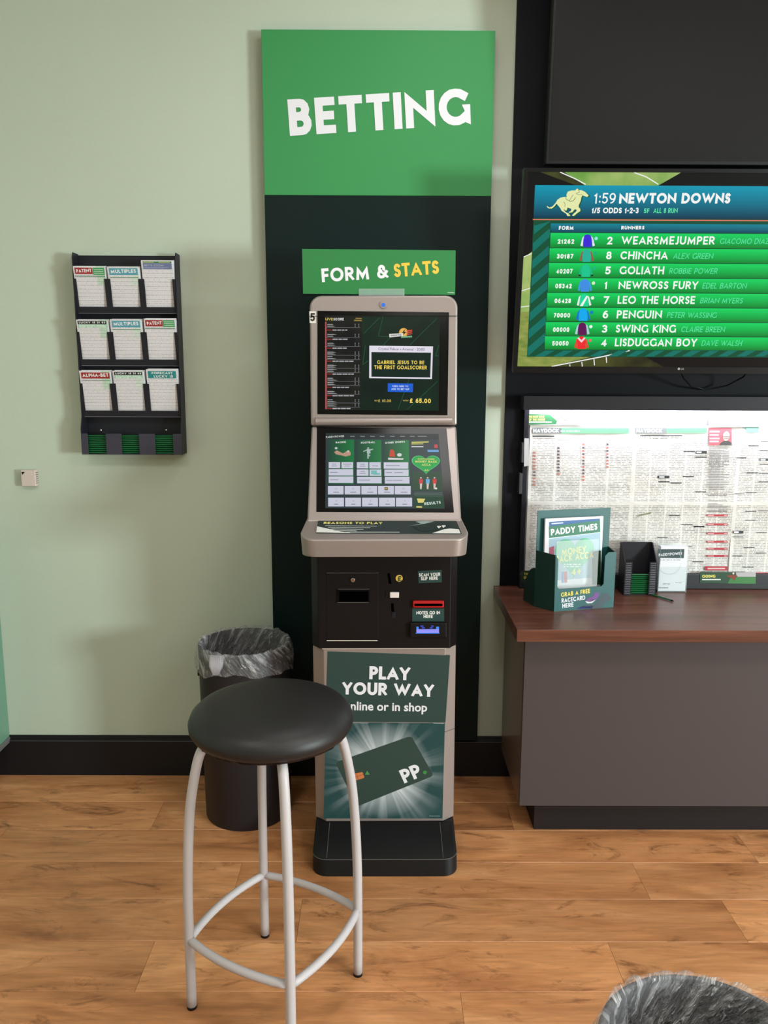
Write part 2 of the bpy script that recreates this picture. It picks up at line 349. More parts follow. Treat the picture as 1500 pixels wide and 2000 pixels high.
# ---------------------------------------------------------------- stroke lettering (bold geometric capitals)
def arc(cx, cy, rx, ry, a0, a1, n=10): return [(cx+rx*math.cos(math.radians(a0+(a1-a0)*i/n)), cy+ry*math.sin(math.radians(a0+(a1-a0)*i/n))) for i in range(n+1)]
G = {
 'A': (.82, [[(0, 0), (.5, 1), (1, 0)], [(.2, .27), (.8, .27)]]),
 'B': (.62, [[(0, .5), (.6, .5)], [(0, 0), (0, 1), (.5, 1)]+arc(.5, .76, .42, .24, 90, -90, 6)], ),
 'C': (.8, [arc(.55, .5, .55, .5, 48, 312, 14)]),
 'D': (.78, [[(0, 0), (0, 1), (.35, 1)]+arc(.35, .5, .65, .5, 90, -90, 12)+[(0, 0)]]),
 'E': (.55, [[(1, 1), (0, 1), (0, 0), (1, 0)], [(0, .5), (.9, .5)]]),
 'F': (.52, [[(1, 1), (0, 1), (0, 0)], [(0, .48), (.88, .48)]]),
 'G': (.86, [arc(.55, .5, .55, .5, 52, 318, 14)+[(1, .12), (1, .42)]]),
 'H': (.74, [[(0, 0), (0, 1)], [(1, 0), (1, 1)], [(0, .5), (1, .5)]]),
 'I': (.2, [[(.5, 0), (.5, 1)]]),
 'J': (.4, [[(1, 1), (1, .28)]+arc(.4, .26, .6, .26, 0, -110, 6)]),
 'K': (.7, [[(0, 0), (0, 1)], [(1, 1), (.1, .5), (1, 0)]]),
 'L': (.5, [[(0, 1), (0, 0), (1, 0)]]),
 'M': (.98, [[(.04, 0), (.12, 1), (.5, .15), (.88, 1), (.96, 0)]]),
 'N': (.8, [[(0, 0), (0, 1), (1, 0), (1, 1)]]),
 'O': (.94, [arc(.5, .5, .5, .5, 90, 450, 24)]),
 'P': (.6, [[(0, 0), (0, 1), (.45, 1)]+arc(.45, .72, .55, .28, 90, -90, 8)+[(0, .44)]]),
 'Q': (.94, [arc(.5, .5, .5, .5, 90, 450, 24), [(.6, .3), (1, 0)]]),
 'R': (.64, [[(0, 0), (0, 1), (.45, 1)]+arc(.45, .73, .5, .27, 90, -90, 8)+[(0, .46)], [(.4, .46), (1, 0)]]),
 'S': (.54, [arc(.5, .75, .45, .25, 35, 270, 9)+arc(.5, .25, .48, .25, 90, -145, 9)[1:]]),
 'T': (.64, [[(0, 1), (1, 1)], [(.5, 0), (.5, 1)]]),
 'U': (.72, [[(0, 1), (0, .36)]+arc(.5, .36, .5, .36, 180, 360, 10)+[(1, 1)]]),
 'V': (.8, [[(0, 1), (.5, 0), (1, 1)]]),
 'W': (1.2, [[(0, 1), (.27, 0), (.5, .85), (.73, 0), (1, 1)]]),
 'X': (.74, [[(0, 0), (1, 1)], [(0, 1), (1, 0)]]),
 'Y': (.74, [[(0, 1), (.5, .45), (1, 1)], [(.5, 0), (.5, .5)]]),
 'Z': (.66, [[(0, 1), (1, 1), (0, 0), (1, 0)]]),
 '0': (.62, [arc(.5, .5, .5, .5, 90, 450, 20)]),
 '1': (.34, [[(.1, .8), (.7, 1), (.7, 0)]]),
 '2': (.56, [arc(.5, .72, .46, .28, 160, -30, 8)+[(0, 0), (1, 0)]]),
 '3': (.54, [arc(.45, .76, .45, .24, 140, -80, 7)+arc(.45, .26, .52, .26, 80, -140, 8)]),
 '4': (.62, [[(.75, 0), (.75, 1), (0, .27), (1, .27)]]),
 '5': (.54, [[(.95, 1), (.12, 1), (.08, .56)]+arc(.42, .32, .55, .32, 95, -140, 8)]),
 '6': (.58, [arc(.5, .31, .48, .31, 90, 450, 14), arc(.75, .31, .75, .69, 180, 92, 6)]),
 '7': (.54, [[(0, 1), (1, 1), (.3, 0)]]),
 '8': (.56, [arc(.5, .76, .42, .24, 90, 450, 14), arc(.5, .26, .5, .26, 90, 450, 14)]),
 '9': (.58, [arc(.5, .69, .48, .31, 90, 450, 14), arc(.25, .69, .75, .69, 0, -88, 6)]),
 '&': (.8, [arc(.4, .775, .26, .225, 90, 450, 16), arc(.36, .27, .36, .27, 75, 330, 12), [(.2, .63), (1, 0)], [(.62, .1), (.95, .48)]]),
 '£': (.58, [arc(.6, .76, .34, .24, 30, 180, 7)+[(.26, .5), (.26, .1), (0, 0), (1, 0)], [(0, .45), (.75, .45)]]),
 '-': (.34, [[(0, .45), (1, .45)]]), '+': (.5, [[(0, .45), (1, .45)], [(.5, .1), (.5, .8)]]),
 '/': (.4, [[(0, 0), (1, 1)]]), '.': (.2, [[(.5, 0), (.5, .04)]]), ':': (.2, [[(.5, .1), (.5, .14)], [(.5, .66), (.5, .7)]]),
 "'": (.16, [[(.5, .75), (.5, 1)]]), ' ': (.34, []),
}
G['B'] = (.62, [[(0, 0), (0, 1), (.5, 1)]+arc(.5, .765, .4, .235, 90, -90, 6)+[(0, .53)], [(0, .53), (.55, .53)]+arc(.55, .265, .45, .265, 90, -90, 7)+[(0, 0), (0, .3)]])
def ribbon(pts, t):
    """quads of a mitred flat stroke"""
    P = [pts[0]]
    for p in pts[1:]:
        if math.hypot(p[0]-P[-1][0], p[1]-P[-1][1]) > 1e-5: P.append(p)
    closed = len(P) > 3 and math.hypot(P[0][0]-P[-1][0], P[0][1]-P[-1][1]) < 1e-4
    if closed: P = P[:-1]
    n = len(P)
    def dirn(a, b): L = math.hypot(b[0]-a[0], b[1]-a[1]) or 1; return ((b[0]-a[0])/L, (b[1]-a[1])/L)
    if not closed:
        d = dirn(P[0], P[1]); P[0] = (P[0][0]-d[0]*t/2, P[0][1]-d[1]*t/2); d = dirn(P[-2], P[-1]); P[-1] = (P[-1][0]+d[0]*t/2, P[-1][1]+d[1]*t/2)
    Lf, Rt = [], []
    for i, p in enumerate(P):
        d0 = dirn(P[i-1], p) if (i > 0 or closed) else dirn(p, P[1]); d1 = dirn(p, P[(i+1) % n]) if (i < n-1 or closed) else d0
        nx, ny = -(d0[1]+d1[1]), d0[0]+d1[0]; L = math.hypot(nx, ny) or 1; nx /= L; ny /= L
        c = max(0.26, nx*-d0[1]+ny*d0[0]); k = t/2/c
        Lf.append((p[0]+nx*k, p[1]+ny*k)); Rt.append((p[0]-nx*k, p[1]-ny*k))
    m = n if closed else n-1
    return [(Rt[i], Rt[(i+1) % n], Lf[(i+1) % n], Lf[i]) for i in range(m)]
def text_w(s, gap=.13): return sum(G[c][0]+gap for c in s)-gap
def text(mb, P, s, p0, p1, h, t=.2, lay=2, gap=.13, slant=0.0, h2=None):
    """capitals set along the line p0->p1 (plane coordinates), cap height h (to h2 at the far end), stroke weight t as a share of h"""
    W = text_w(s, gap); dx, dy = p1[0]-p0[0], p1[1]-p0[1]; L = math.hypot(dx, dy); ux, uy = dx/L, dy/L; sx = L/W; x = 0; h2 = h2 or h
    for c in s:
        w_, strokes = G[c]; k = 0
        for st in strokes:
            hh = h+(h2-h)*((x+w_/2)/W); tx = t*min(1.0, 1.15*sx/h)
            pts = [((tx/2+a*(w_-tx))*sx, (t/2+b*(1-t))*hh) for a, b in st]
            for q in ribbon(pts, t*(sx+hh)/2):
                k += 1; out = []
                for a, b in q:
                    b = min(max(b, 0), hh); a = min(max(a, -0.02*sx), w_*sx+0.02*sx)+x*sx+slant*b
                    out.append((p0[0]+a*ux-b*uy, p0[1]+a*uy+b*ux))
                mb.p2(P, out, lay+0.004*(k % 7))
        x += w_+gap
    return mb
def tpx(mb, P, s, a, b, hpx, t=.2, lay=2, gap=.13, slant=0.0, h2px=None):
    """lettering whose baseline runs between two points read off the photograph (a, b), cap height in its pixels"""
    p0 = P.T(*a); p1 = P.T(*b); q = P.T(a[0], a[1]-hpx); q2 = P.T(b[0], b[1]-(h2px or hpx))
    return text(mb, P, s, p0, p1, q[1]-p0[1], t, lay, gap, slant, q2[1]-p1[1])
def scribble(mb, P, x0, y0, x1, y1, rows, lay=2, fill=0.6, seed=1, t=0.45):
    """rows of word-length dashes standing for print too small to read, box in photo pixels"""
    R = random.Random(seed)
    for r in range(rows):
        yy = y0+(y1-y0)*(r+0.5)/rows; hh = (y1-y0)/rows*t; x = x0; end = x0+(x1-x0)*(R.uniform(0.75, 1) if rows > 1 else 1)
        while x < end-1:
            w_ = R.uniform(3, 9); e = min(x+w_, end); mb.qpx(P, x, yy-hh/2, e, yy+hh/2, lay); x = e+R.uniform(0.8, 1.6)/max(fill, 0.3)
    return mb

# ================================================================ THE ROOM
XL, XR, YR, ZC = -2.30, 5.6, -6.4, 2.95
struct(MB().box(XL-0.1, XR+0.1, YR-0.1, 0.1, -0.06, -0.012).build('floor', M_FLOOR)); FLOOR = bpy.data.objects['floor']
FLOOR['label'] = 'oak plank floor of the shop'
ROWJ = {1: 0.45, 2: 1.19, 3: 0.79, 4: 0.995, 5: 0.615, 6: 0.2, 0: -0.35}
mesh_cache = {}
k = 0
y1 = 0.0
while y1 > YR:
    y0 = max(-0.202-0.178*k, YR)
    j = ROWJ.get(k, random.uniform(0, 1.22)); x = j-1.22*math.ceil((j-XL)/1.22)
    while x < XR:
        a, b = max(x, XL), min(x+1.22, XR)
        if b-a > 0.01:
            key = (round(b-a, 3), round(y1-y0, 3))
            if key not in mesh_cache:
                g = 0.0004; hw, hd = (b-a)/2, (y1-y0)/2; q = MB()
                prof = [(-hd+g, -0.012), (hd-g, -0.012), (hd-g, -0.0015), (hd-g-0.0015, 0), (-hd+g+0.0015, 0), (-hd+g, -0.0015)]
                q.xsec(prof, -hw+g, hw-g); o = q.build('plank', M_FLOOR, FLOOR, local=True); mesh_cache[key] = o.data
            else:
                o = bpy.data.objects.new('plank', mesh_cache[key]); COL.objects.link(o); o.parent = FLOOR
            o.location = ((a+b)/2, (y0+y1)/2, 0)
        x += 1.22
    y1 = y0; k += 1
struct(MB().box(XL-0.1, XR+0.1, 0, 0.1, -0.06, ZC+0.05).build('wall_back', M_WALL))
struct(MB().box(XL-0.1, XL, YR-0.1, 0, -0.06, ZC+0.05).build('wall_left', M_WALL))
struct(MB().box(XL-0.1, XR+0.1, YR-0.1, YR, -0.06, ZC+0.05).build('wall_front', M_WALL))
struct(MB().box(XL-0.1, XR+0.1, YR-0.1, 0.1, ZC, ZC+0.05).build('ceiling', M_CEIL))
# right wall with the shop window opening
WY0, WY1, WZ0, WZ1 = -5.2, -3.4, 0.55, 2.2
wr = MB(); wr.box(XR, XR+0.1, YR, WY0, -0.06, ZC).box(XR, XR+0.1, WY1, 0, -0.06, ZC).box(XR, XR+0.1, WY0, WY1, -0.06, WZ0).box(XR, XR+0.1, WY0, WY1, WZ1, ZC)
struct(wr.build('wall_right', M_WALL))
wf = MB()
for a in ((WY0, WY0+0.05, WZ0, WZ1), (WY1-0.05, WY1, WZ0, WZ1), (WY0, WY1, WZ0, WZ0+0.05), (WY0, WY1, WZ1-0.05, WZ1)): wf.box(XR-0.02, XR+0.08, *a)
win = struct(wf.build('window_1', M_FRAME)); MB().box(XR+0.04, XR+0.045, WY0, WY1, WZ0, WZ1).build('pane', mat('daylit_glass', (200, 215, 225), 0.2, emit=0.8), win)
# charcoal feature section of the back wall behind the screens
struct(MB().box(0.4345, XR, -0.012, 0, 0.70, ZC).build('wall_back_charcoal', M_DARKWALL))
# skirting with its stepped top
sk = [(-0.004, 0), (-0.018, 0), (-0.018, 0.136), (-0.0165, 0.140), (-0.010, 0.143), (-0.009, 0.156), (-0.004, 0.158)]
def skirt(name, a, b): struct(MB().xsec([(y+0.004, z) for y, z in sk], a, b).build(name, M_SKIRT, bevel=0.001))
skirt('baseboard_back', XL, 0.5160)
MB().box(XL+0.02, 0.5155, -0.0155, -0.0135, 0.1385, 0.1395).build('bead', mat('skirting_bead', (88, 88, 90), 0.4), bpy.data.objects['baseboard_back'])
bl = MB(); bl.prism([(XL, YR, 0), (XL+0.015, YR, 0), (XL+0.015, YR, 0.13), (XL, YR, 0.13)], (0, -YR-0.02, 0)); struct(bl.build('baseboard_left', M_SKIRT))
WB = thing('wall_cabinet', 'teal-green wall box with grey bottom trim at the far left edge', 'wall cabinet', (-1.60, -0.2, 0.131))
MB().box(-1.80, -1.4025, -0.42, -0.0005, 0.152, 0.98).build('body', mat('teal_green_board', (104, 146, 124), 0.4), WB, bevel=0.002)
MB().box(-1.805, -1.399, -0.425, -0.0005, 0.131, 0.1515).build('bottom_trim', M_TRIM, WB, bevel=0.002)
# recessed ceiling light panels
for i, (x, y) in enumerate(CEIL_PANELS):
    place = ['above and left of the stool', 'above the front right bin', 'closest to the tall green sign', 'above the far end of the worktop', 'behind the camera on the left', 'behind the camera by the window'][i]
    t = thing('ceiling_light', 'square white ceiling light panel '+place, 'ceiling light', (x, y, ZC-0.02), group='square ceiling light panels')
    fr = MB()
    for a in ((-0.31, 0.31, -0.31, -0.29), (-0.31, 0.31, 0.29, 0.31), (-0.31, -0.29, -0.29, 0.29), (0.29, 0.31, -0.29, 0.29)): fr.box(a[0], a[1], a[2], a[3], -0.004, 0.02)
    fr.build('frame', mat('light_frame', (220, 220, 220), 0.5), t, local=True)
    MB().box(-0.29, 0.29, -0.29, 0.29, 0.004, 0.01).build('diffuser', mat('light_diffuser', (235, 240, 250), 0.5, emit=2.0), t, local=True)
    area('ceiling_lamp', (x, y, ZC-0.035), (x, y, 0), 0.56, 0.56, CEIL_POWER[i], CEIL_TINT)

def ftext(P, s, a, b, hpx, m, parent, name='lettering', lay=2, bold=0.02, local=False, track=1.0):
    """mixed-case lettering in Blender's built-in font, fitted between two points read off the photograph"""
    cu = bpy.data.curves.new('txt', 'FONT'); cu.body = s; cu.offset = bold; cu.resolution_u = 3; cu.space_character = track
    o = bpy.data.objects.new('txt', cu); COL.objects.link(o); dg = bpy.context.evaluated_depsgraph_get()
    me = bpy.data.meshes.new_from_object(o.evaluated_get(dg)); bpy.data.objects.remove(o); bpy.data.curves.remove(cu)
    xs = [v.co.x for v in me.vertices]; x0, x1 = min(xs), max(xs)
    p0 = P.T(*a); p1 = P.T(*b); q = P.T(a[0], a[1]-hpx); L = math.hypot(p1[0]-p0[0], p1[1]-p0[1]); ux, uy = (p1[0]-p0[0])/L, (p1[1]-p0[1])/L
    sx = L/(x1-x0); sy = (q[1]-p0[1])/0.73; mb = MB()
    for v in me.vertices:
        X, Y = (v.co.x-x0)*sx, v.co.y*sy; mb.v.append(tuple(P.at(p0[0]+X*ux-Y*uy, p0[1]+X*uy+Y*ux, lay)))
    mb.f = [tuple(p.vertices) for p in me.polygons]; bpy.data.meshes.remove(me)
    return mb.build(name, m, parent, local=local)

# ================================================================ TALL GREEN SIGN ON THE WALL
S = thing('wall_sign', 'tall green and dark green wall panel reading BETTING behind the terminal', 'sign', (-0.0155, -0.034, 0.157))
YS = -0.04; zs = at(738, 382, YS).z; xl, xr = -0.3928, 0.3626
MB().box(xl, xr, YS+0.001, YS+0.010, zs+0.0004, 2.601).build('upper_panel', M_GREENHI, S, bevel=0.001)['label'] = 'bright green upper panel'
MB().box(xl, xr, YS+0.001, YS+0.010, 0.1575, zs-0.0004).build('lower_panel', M_GREENLO, S, bevel=0.001)['label'] = 'dark green lower panel'
for x in (xl+0.06, xr-0.1): MB().box(x, x+0.04, -0.03, -0.0005, 0.2, 2.55).build('batten', M_BLACKP, S)
P = pY(YS)
tpx(MB(), P, 'BETTING', (566, 265.5), (920, 243), 71, t=.225, lay=1, gap=.1, h2px=72).build('lettering', M_WHITE, S)['label'] = 'white capital lettering BETTING'

# ================================================================ LEAFLET RACK
R_ = thing('leaflet_rack', 'charcoal plastic wall rack holding betting slips and pens', 'rack', (-0.868, -0.01, 1.225))
x0, x1, z0, z1 = -1.040, -0.692, 1.228, 1.900
MB().box(x0+0.003, x1-0.003, -0.006, -0.0008, z0, z1+0.002).build('back_panel', M_RACK, R_, bevel=0.001)
for x in (x0, x1-0.003):
    MB().xsec([(-0.0008, z0), (-0.07, z0), (-0.07, z0+0.09), (-0.055, 1.36), (-0.058, z1-0.01), (-0.05, z1+0.006), (-0.0008, z1+0.006)], x, x+0.003).build('side_panel', M_RACK, R_, bevel=0.0008)
zc5 = lambda zx, zy: (100+zx/4.65, 480+zy/4.65)
rows = [(300, 612, 183), (783, 1088, 668), (1252, 1552, 1130)]
bays = [(215, 470), (525, 780), (835, 1093)]
RM = M_RACK
for ri, (zt, zb, _) in enumerate(rows):
    T1 = at(*zc5(600, zt), -0.064).z; B1 = at(*zc5(600, zb), -0.045).z
    sh = (T1-B1)
    pl = MB()
    def yy(z): return -0.045-0.019*(z-B1)/sh
    zcut = B1+sh*0.185
    edges = [x0+0.003, x0+0.014]+[0]*0
    w_ = (x1-x0-0.006)/3; posts = [(x0+0.003, x0+0.013), (x0+0.003+w_-0.010, x0+0.003+w_+0.010), (x0+0.003+2*w_-0.010, x0+0.003+2*w_+0.010), (x1-0.013, x1-0.003)]
    for a, b in posts: pl.prism([(a, yy(zcut), zcut), (b, yy(zcut), zcut), (b, yy(T1), T1), (a, yy(T1), T1)], (0, 0.002, 0))
    pl.prism([(x0+0.003, yy(B1), B1), (x1-0.003, yy(B1), B1), (x1-0.003, yy(zcut), zcut), (x0+0.003, yy(zcut), zcut)], (0, 0.002, 0))
    pl.build('pocket_front', RM, R_)
    MB().box(x0+0.003, x1-0.003, -0.0445, -0.006, B1, B1+0.002).build('shelf', RM, R_)
    MB().box(x0+0.008, x1-0.006, -0.0462, -0.0432, B1-0.0012, B1+0.0002).build('lit_shelf_edge', M_RACKL, R_)  # thin paler strip paints the light caught along each shelf's lower edge
# bottom pen tray
tp = MB(); tp.box(x0+0.003, x1-0.003, -0.07, -0.006, z0, z0+0.002)
for a, b in ((270, 335), (500, 640), (800, 945), (1108, 1192)):
    q0 = at(*zc5(a, 1800), -0.07).x; q1 = at(*zc5(b, 1800), -0.07).x; tp.box(max(q0, x0+0.0005), min(q1, x1-0.0005), -0.0705, -0.0675, z0, z0+0.073)
tp.build('pen_tray', mat('rack_tray', (56, 54, 66), 0.5, spec=0.3), R_, bevel=0.0006)['label'] = 'lighter grey pen tray at the bottom'
for zx in (450, 1045):
    q = at(*zc5(zx, 1675), -0.006); MB().ball((q.x, -0.0065, q.z), 0.0045, 0.003, 0.0045).build('screw', M_CHROME, R_, smooth=True)
# slip pads: one per pocket
HR = (150, 42, 48); HB = (82, 152, 172); HK = (34, 42, 44); HT = (30, 128, 130); HV = (104, 112, 150); HG = (56, 140, 84)
slips = [  # row, bay, left, right, top (zoom px), kind
 (0, 0, 172, 470, 185, 'PATENT'), (0, 1, 485, 778, 190, 'MULTIPLES'), (0, 2, 795, 1088, 132, 'FREE'),
 (1, 0, 215, 500, 672, 'LUCKY'), (1, 1, 520, 815, 668, 'MULTIPLES'), (1, 2, 833, 1118, 662, 'PATENT'),
 (2, 0, 240, 528, 1135, 'ALPHA'), (2, 1, 555, 838, 1135, 'LUCKY'), (2, 2, 852, 1138, 1122, 'FORECAST')]
rown = ['top', 'middle', 'bottom']; bayn = ['left', 'centre', 'right']
desc = {'PATENT': 'red and green headed betting slips reading PATENT', 'MULTIPLES': 'blue headed betting slips reading MULTIPLES', 'FREE': 'taller slips with violet and green heading', 'LUCKY': 'black headed slips reading LUCKY 15 31 63', 'ALPHA': 'red headed slips reading ALPHA-BET', 'FORECAST': 'teal headed slips reading FORECAST LUCKY 15'}
for si, (r, b, zl, zr, zt, kind) in enumerate(slips):
    B1 = at(*zc5(600, rows[r][1]), -0.045).z+0.0025
    w_ = (x1-x0-0.006)/3; cx = x0+0.003+w_*(b+0.5); hw = w_/2-0.0035
    ztop = at(*zc5((zl+zr)/2, zt), -0.07).z; H_ = ztop-B1
    lean = math.atan2(0.036, H_)
    t = thing('betting_slips', '%s in the %s %s rack pocket' % (desc[kind], rown[r], bayn[b]), 'betting slips', (cx, -0.036, B1), (lean, 0, math.radians([0.6, -0.5, 0.4][b])), 'betting slips in the wall rack')
    L = H_/math.cos(lean)
    MB().box(-hw, hw, 0.0012, 0.013, 0, L-0.004).build('slip_pad', M_PAPER, t, local=True)
    MB().box(-hw+0.001, hw-0.0015, 0, 0.001, 0.0005, L).build('front_slip', slip_print('slip_print_%d' % si, 3, 12+r, [(150, 200, 160), (190, 214, 196), (206, 208, 212)][si % 3]), t, local=True)
    MB().box(-hw+0.004, hw+0.001, 0.014, 0.0145, 0.0, L-0.001).build('back_slip', M_PAPER, t, local=True)
    PP = Plane((0, -0.0002, 0), (1, 0, 0), (0, 0, 1), 0.00015, t)
    def hdr(fx0, fx1, fz0, fz1, c, lay=1, name='heading'):
        MB().q2(PP, -hw+2*hw*fx0, L-fz1, -hw+2*hw*fx1, L-fz0, lay).build(name, pr(*c), t, local=True)
    def ht(s, fx0, fx1, zb, h, c, tt=.2, rise=0.002):
        text(MB(), PP, s, (-hw+2*hw*fx0, L-zb), (-hw+2*hw*fx1, L-zb+rise), h, tt, 3).build('lettering', pr(*c), t, local=True)
    W_ = (232, 230, 232)
    if kind == 'PATENT':
        hdr(.05, .60, .005, .026, HR); hdr(.61, .97, .005, .028, HG); ht('PATENT', .1, .57, .0215, .011, W_)
        mm = MB()
        for q in range(3): mm.q2(PP, -hw+2*hw*.64, L-.0115-q*.006, -hw+2*hw*.94, L-.010-q*.006, 3)
        mm.build('small_print', pr(210, 230, 214), t, local=True); hdr(.03, .97, .0315, .034, (60, 110, 80))
    elif kind == 'MULTIPLES':
        hdr(.06, .95, .005, .027, HB); ht('MULTIPLES', .11, .9, .0215, .0115, W_); hdr(.06, .95, .0335, .0355, (70, 130, 90))
    elif kind == 'LUCKY':
        hdr(.05, .95, .004, .015, HK); ht('LUCKY 15 31 63', .09, .92, .0125, .0062, W_, .18, .0005); hdr(.05, .95, .0155, .0265, (158, 200, 178))
        ht('ENHANCED ODDS', .1, .88, .0205, .004, (240, 246, 242), .16, 0); ht('FOR ONE WINNER', .1, .92, .0258, .004, (240, 246, 242), .16, 0)
    elif kind == 'ALPHA':
        hdr(.06, .96, .006, .027, HR); ht('ALPHA-BET', .1, .93, .022, .0115, W_); hdr(.06, .96, .0325, .0345, (70, 120, 90))
    elif kind == 'FORECAST':
        hdr(.06, .95, .006, .031, HT); ht('FORECAST', .18, .85, .0165, .0075, W_, .18, 0); ht('LUCKY 15', .24, .85, .0285, .0085, W_, .18, 0)
    else:
        hdr(.06, .95, .004, .009, (40, 110, 66)); hdr(.06, .95, .0095, .029, HV); ht("BET'S ZOOM", .1, .7, .019, .0055, (170, 180, 210), .16, 0)
        mm = MB(); mm.q2(PP, -hw*.8, L-.0235, hw*.7, L-.0225, 3).q2(PP, -hw*.8, L-.0265, hw*.4, L-.0257, 3); mm.build('small_print', pr(160, 170, 200), t, local=True)
        mm = MB(); mm.q2(PP, -hw*.85, L-.0072, -hw*.2, L-.0056, 3).q2(PP, hw*.1, L-.0072, hw*.8, L-.0056, 3); mm.build('small_print', pr(190, 200, 120), t, local=True)
    mm = MB().q2(PP, -hw*.85, .0065, -hw*.1, .0085, 2); mm.build('small_print', pr(90, 96, 94), t, local=True)

def pen_mesh(L=0.102, r=0.0028):
    mb = MB(); mb.tube([(-L/2, 0, 0), (L/2-0.012, 0, 0)], r, 6); return mb
pp0 = thing('betting_pen', 'x', 'pen', (0, 0, 0)); pen_mesh().build('barrel', M_PEN, pp0, local=True)
MB().tube([(0.039, 0, 0), (0.048, 0, 0), (0.051, 0, 0)], [0.0034, 0.0014, 0.0005], 8).build('tip', M_BLACKP, pp0, local=True)
pen_used = []
def pen(loc, rot, label, group, sx=1.0):
    if not pen_used: r = pp0; pen_used.append(1)
    else:
        r = pp0.copy(); COL.objects.link(r)
        for c in pp0.children: d = c.copy(); COL.objects.link(d); d.parent = r
    r.location = loc; r.rotation_euler = rot; r.scale = (sx, 1, 1); r['label'] = label; r['category'] = 'pen'; r['group'] = group; return r
for b in range(3):
    w_ = (x1-x0-0.006)/3; cx = x0+0.003+w_*(b+0.5)
    gr = 'pens in the %s bay of the wall rack' % bayn[b]
    n = 9
    for i in range(n):
        z = z0+0.0058+i*0.0073
        for yd in ((-0.062,) if i < n-1 else (-0.062,)):
            tilt = random.uniform(-0.02, 0.02) if i not in (4, 6) else (0.035 if i == 6 else -0.02)
            tilt *= 0.5
            pos = 'green pen in the %s bay of the wall rack, ' % bayn[b]
            nm = ['lowest of the pile', 'second from the bottom', 'third from the bottom', 'fourth from the bottom', 'in the middle of the pile', 'fourth from the top', 'third from the top', 'second from the top', 'topmost of the pile'][i]
            pen((cx+random.uniform(-0.002, 0.002), yd+random.uniform(0, 0.006), z), (0, tilt, random.uniform(-0.01, 0.01)), pos+nm, gr)

# ================================================================ SENSOR BOX
q = at(56, 934, -0.02)
sb = thing('wall_sensor', 'small pale pink-white vented sensor box below and left of the slip rack', 'sensor', (q.x, -0.001, q.z))
MB().box(q.x-0.026, q.x+0.026, -0.024, -0.0005, q.z-0.029, q.z+0.029).build('housing', mat('aged_white_plastic', (200, 184, 178), 0.5), sb, bevel=0.003)
mm = MB()
for i in range(6): mm.box(q.x+0.0205, q.x+0.0268, -0.022, -0.004, q.z+0.019-i*0.0075, q.z+0.0205-i*0.0075)
mm.build('vent_slots', M_BLACKP, sb)
MB().prism([(q.x-0.022, -0.0243, q.z+0.023), (q.x-0.010, -0.0243, q.z+0.023), (q.x-0.020, -0.0243, q.z+0.012)], (0, 0.0008, 0)).build('indicator', M_BLACKP, sb)

# ================================================================ BETTING TERMINAL
KX, KY = 0.0155, -0.32
K = thing('betting_terminal', 'tall silver and black self-service betting terminal with two screens', 'betting terminal', (KX, KY, 0), (0, -0.0062, 0))
def ky(Y): return Y-KY
HW = 0.2215
def plan_prism(pts, z0_, z1_): return MB().prism([(x, ky(y), z0_) for x, y in pts], (0, 0, z1_-z0_))
def rounded_plan(hw, yb, yf, r, n=6):
    p = [(-hw, yb), (-hw, yf+r)]; p += [(-hw+r-r*math.cos(math.radians(a)), yf+r-r*math.sin(math.radians(a))) for a in [90*i/n for i in range(1, n)]]
    p += [(-hw+r, yf), (hw-r, yf)]; p += [(hw-r+r*math.sin(math.radians(a)), yf+r-r*math.cos(math.radians(a))) for a in [90*i/n for i in range(1, n)]]
    return p+[(hw, yf+r), (hw, yb)]
# base: rounded foot with a sloping top
fo = rounded_plan(HW+0.001, -0.06, -0.632, 0.045); bb = MB(); n = len(fo)
def zt_(y): return 0.052 if y < -0.50 and y < -0.6 else 0
lo = [(x, ky(y), 0.0) for x, y in fo]; mid = [(x, ky(y+0.010 if y < -0.3 else y), 0.050) for x, y in fo]
tp_ = [(x*0.985, ky(max(y, -0.499)) if True else 0, 0.104) for x, y in fo]
bb.v = lo+mid+tp_
bb.f = [tuple(range(n-1, -1, -1)), tuple(range(2*n, 3*n))]+[(i, (i+1) % n, n+(i+1) % n, n+i) for i in range(n)]+[(n+i, n+(i+1) % n, 2*n+(i+1) % n, 2*n+i) for i in range(n)]
bb.build('base', M_BASE, K, local=True, bevel=0.002)
seam = MB()
for s_ in (-1, 1): seam.tube([(s_*0.175, ky(-0.505), 0.1035), (s_*0.178, ky(-0.616), 0.0525)], 0.0007, 5)
seam.tube([(x, ky(y+0.0095), 0.0505) for x, y in fo[1:-1]], 0.0009, 5); seam.build('base_seam', mat('seam_grey', (92, 90, 90), 0.4), K, local=True)
# lower column with chamfered corners
ch = [(-HW, -0.08), (-HW, -0.472), (-0.186, -0.5), (0.186, -0.5), (HW, -0.472), (HW, -0.08)]
plan_prism(ch, 0.1045, 0.679).build('lower_column', M_SILVER, K, local=True, bevel=0.002)
ch2 = [(-HW-0.001, -0.08), (-HW-0.001, -0.47), (-0.200, -0.506), (0.200, -0.506), (HW+0.001, -0.47), (HW+0.001, -0.08)]
plan_prism(ch2, 0.6815, 1.012).build('black_cabinet', M_BLACK, K, local=True, bevel=0.002)['label'] = 'black cash and coin cabinet section'
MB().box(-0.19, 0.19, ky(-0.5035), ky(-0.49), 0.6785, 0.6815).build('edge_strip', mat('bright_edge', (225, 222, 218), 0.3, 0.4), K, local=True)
MB().box(HW, HW+0.004, ky(-0.33), ky(-0.31), 0.57, 0.69).build('hinge', M_CHROME, K, local=True)
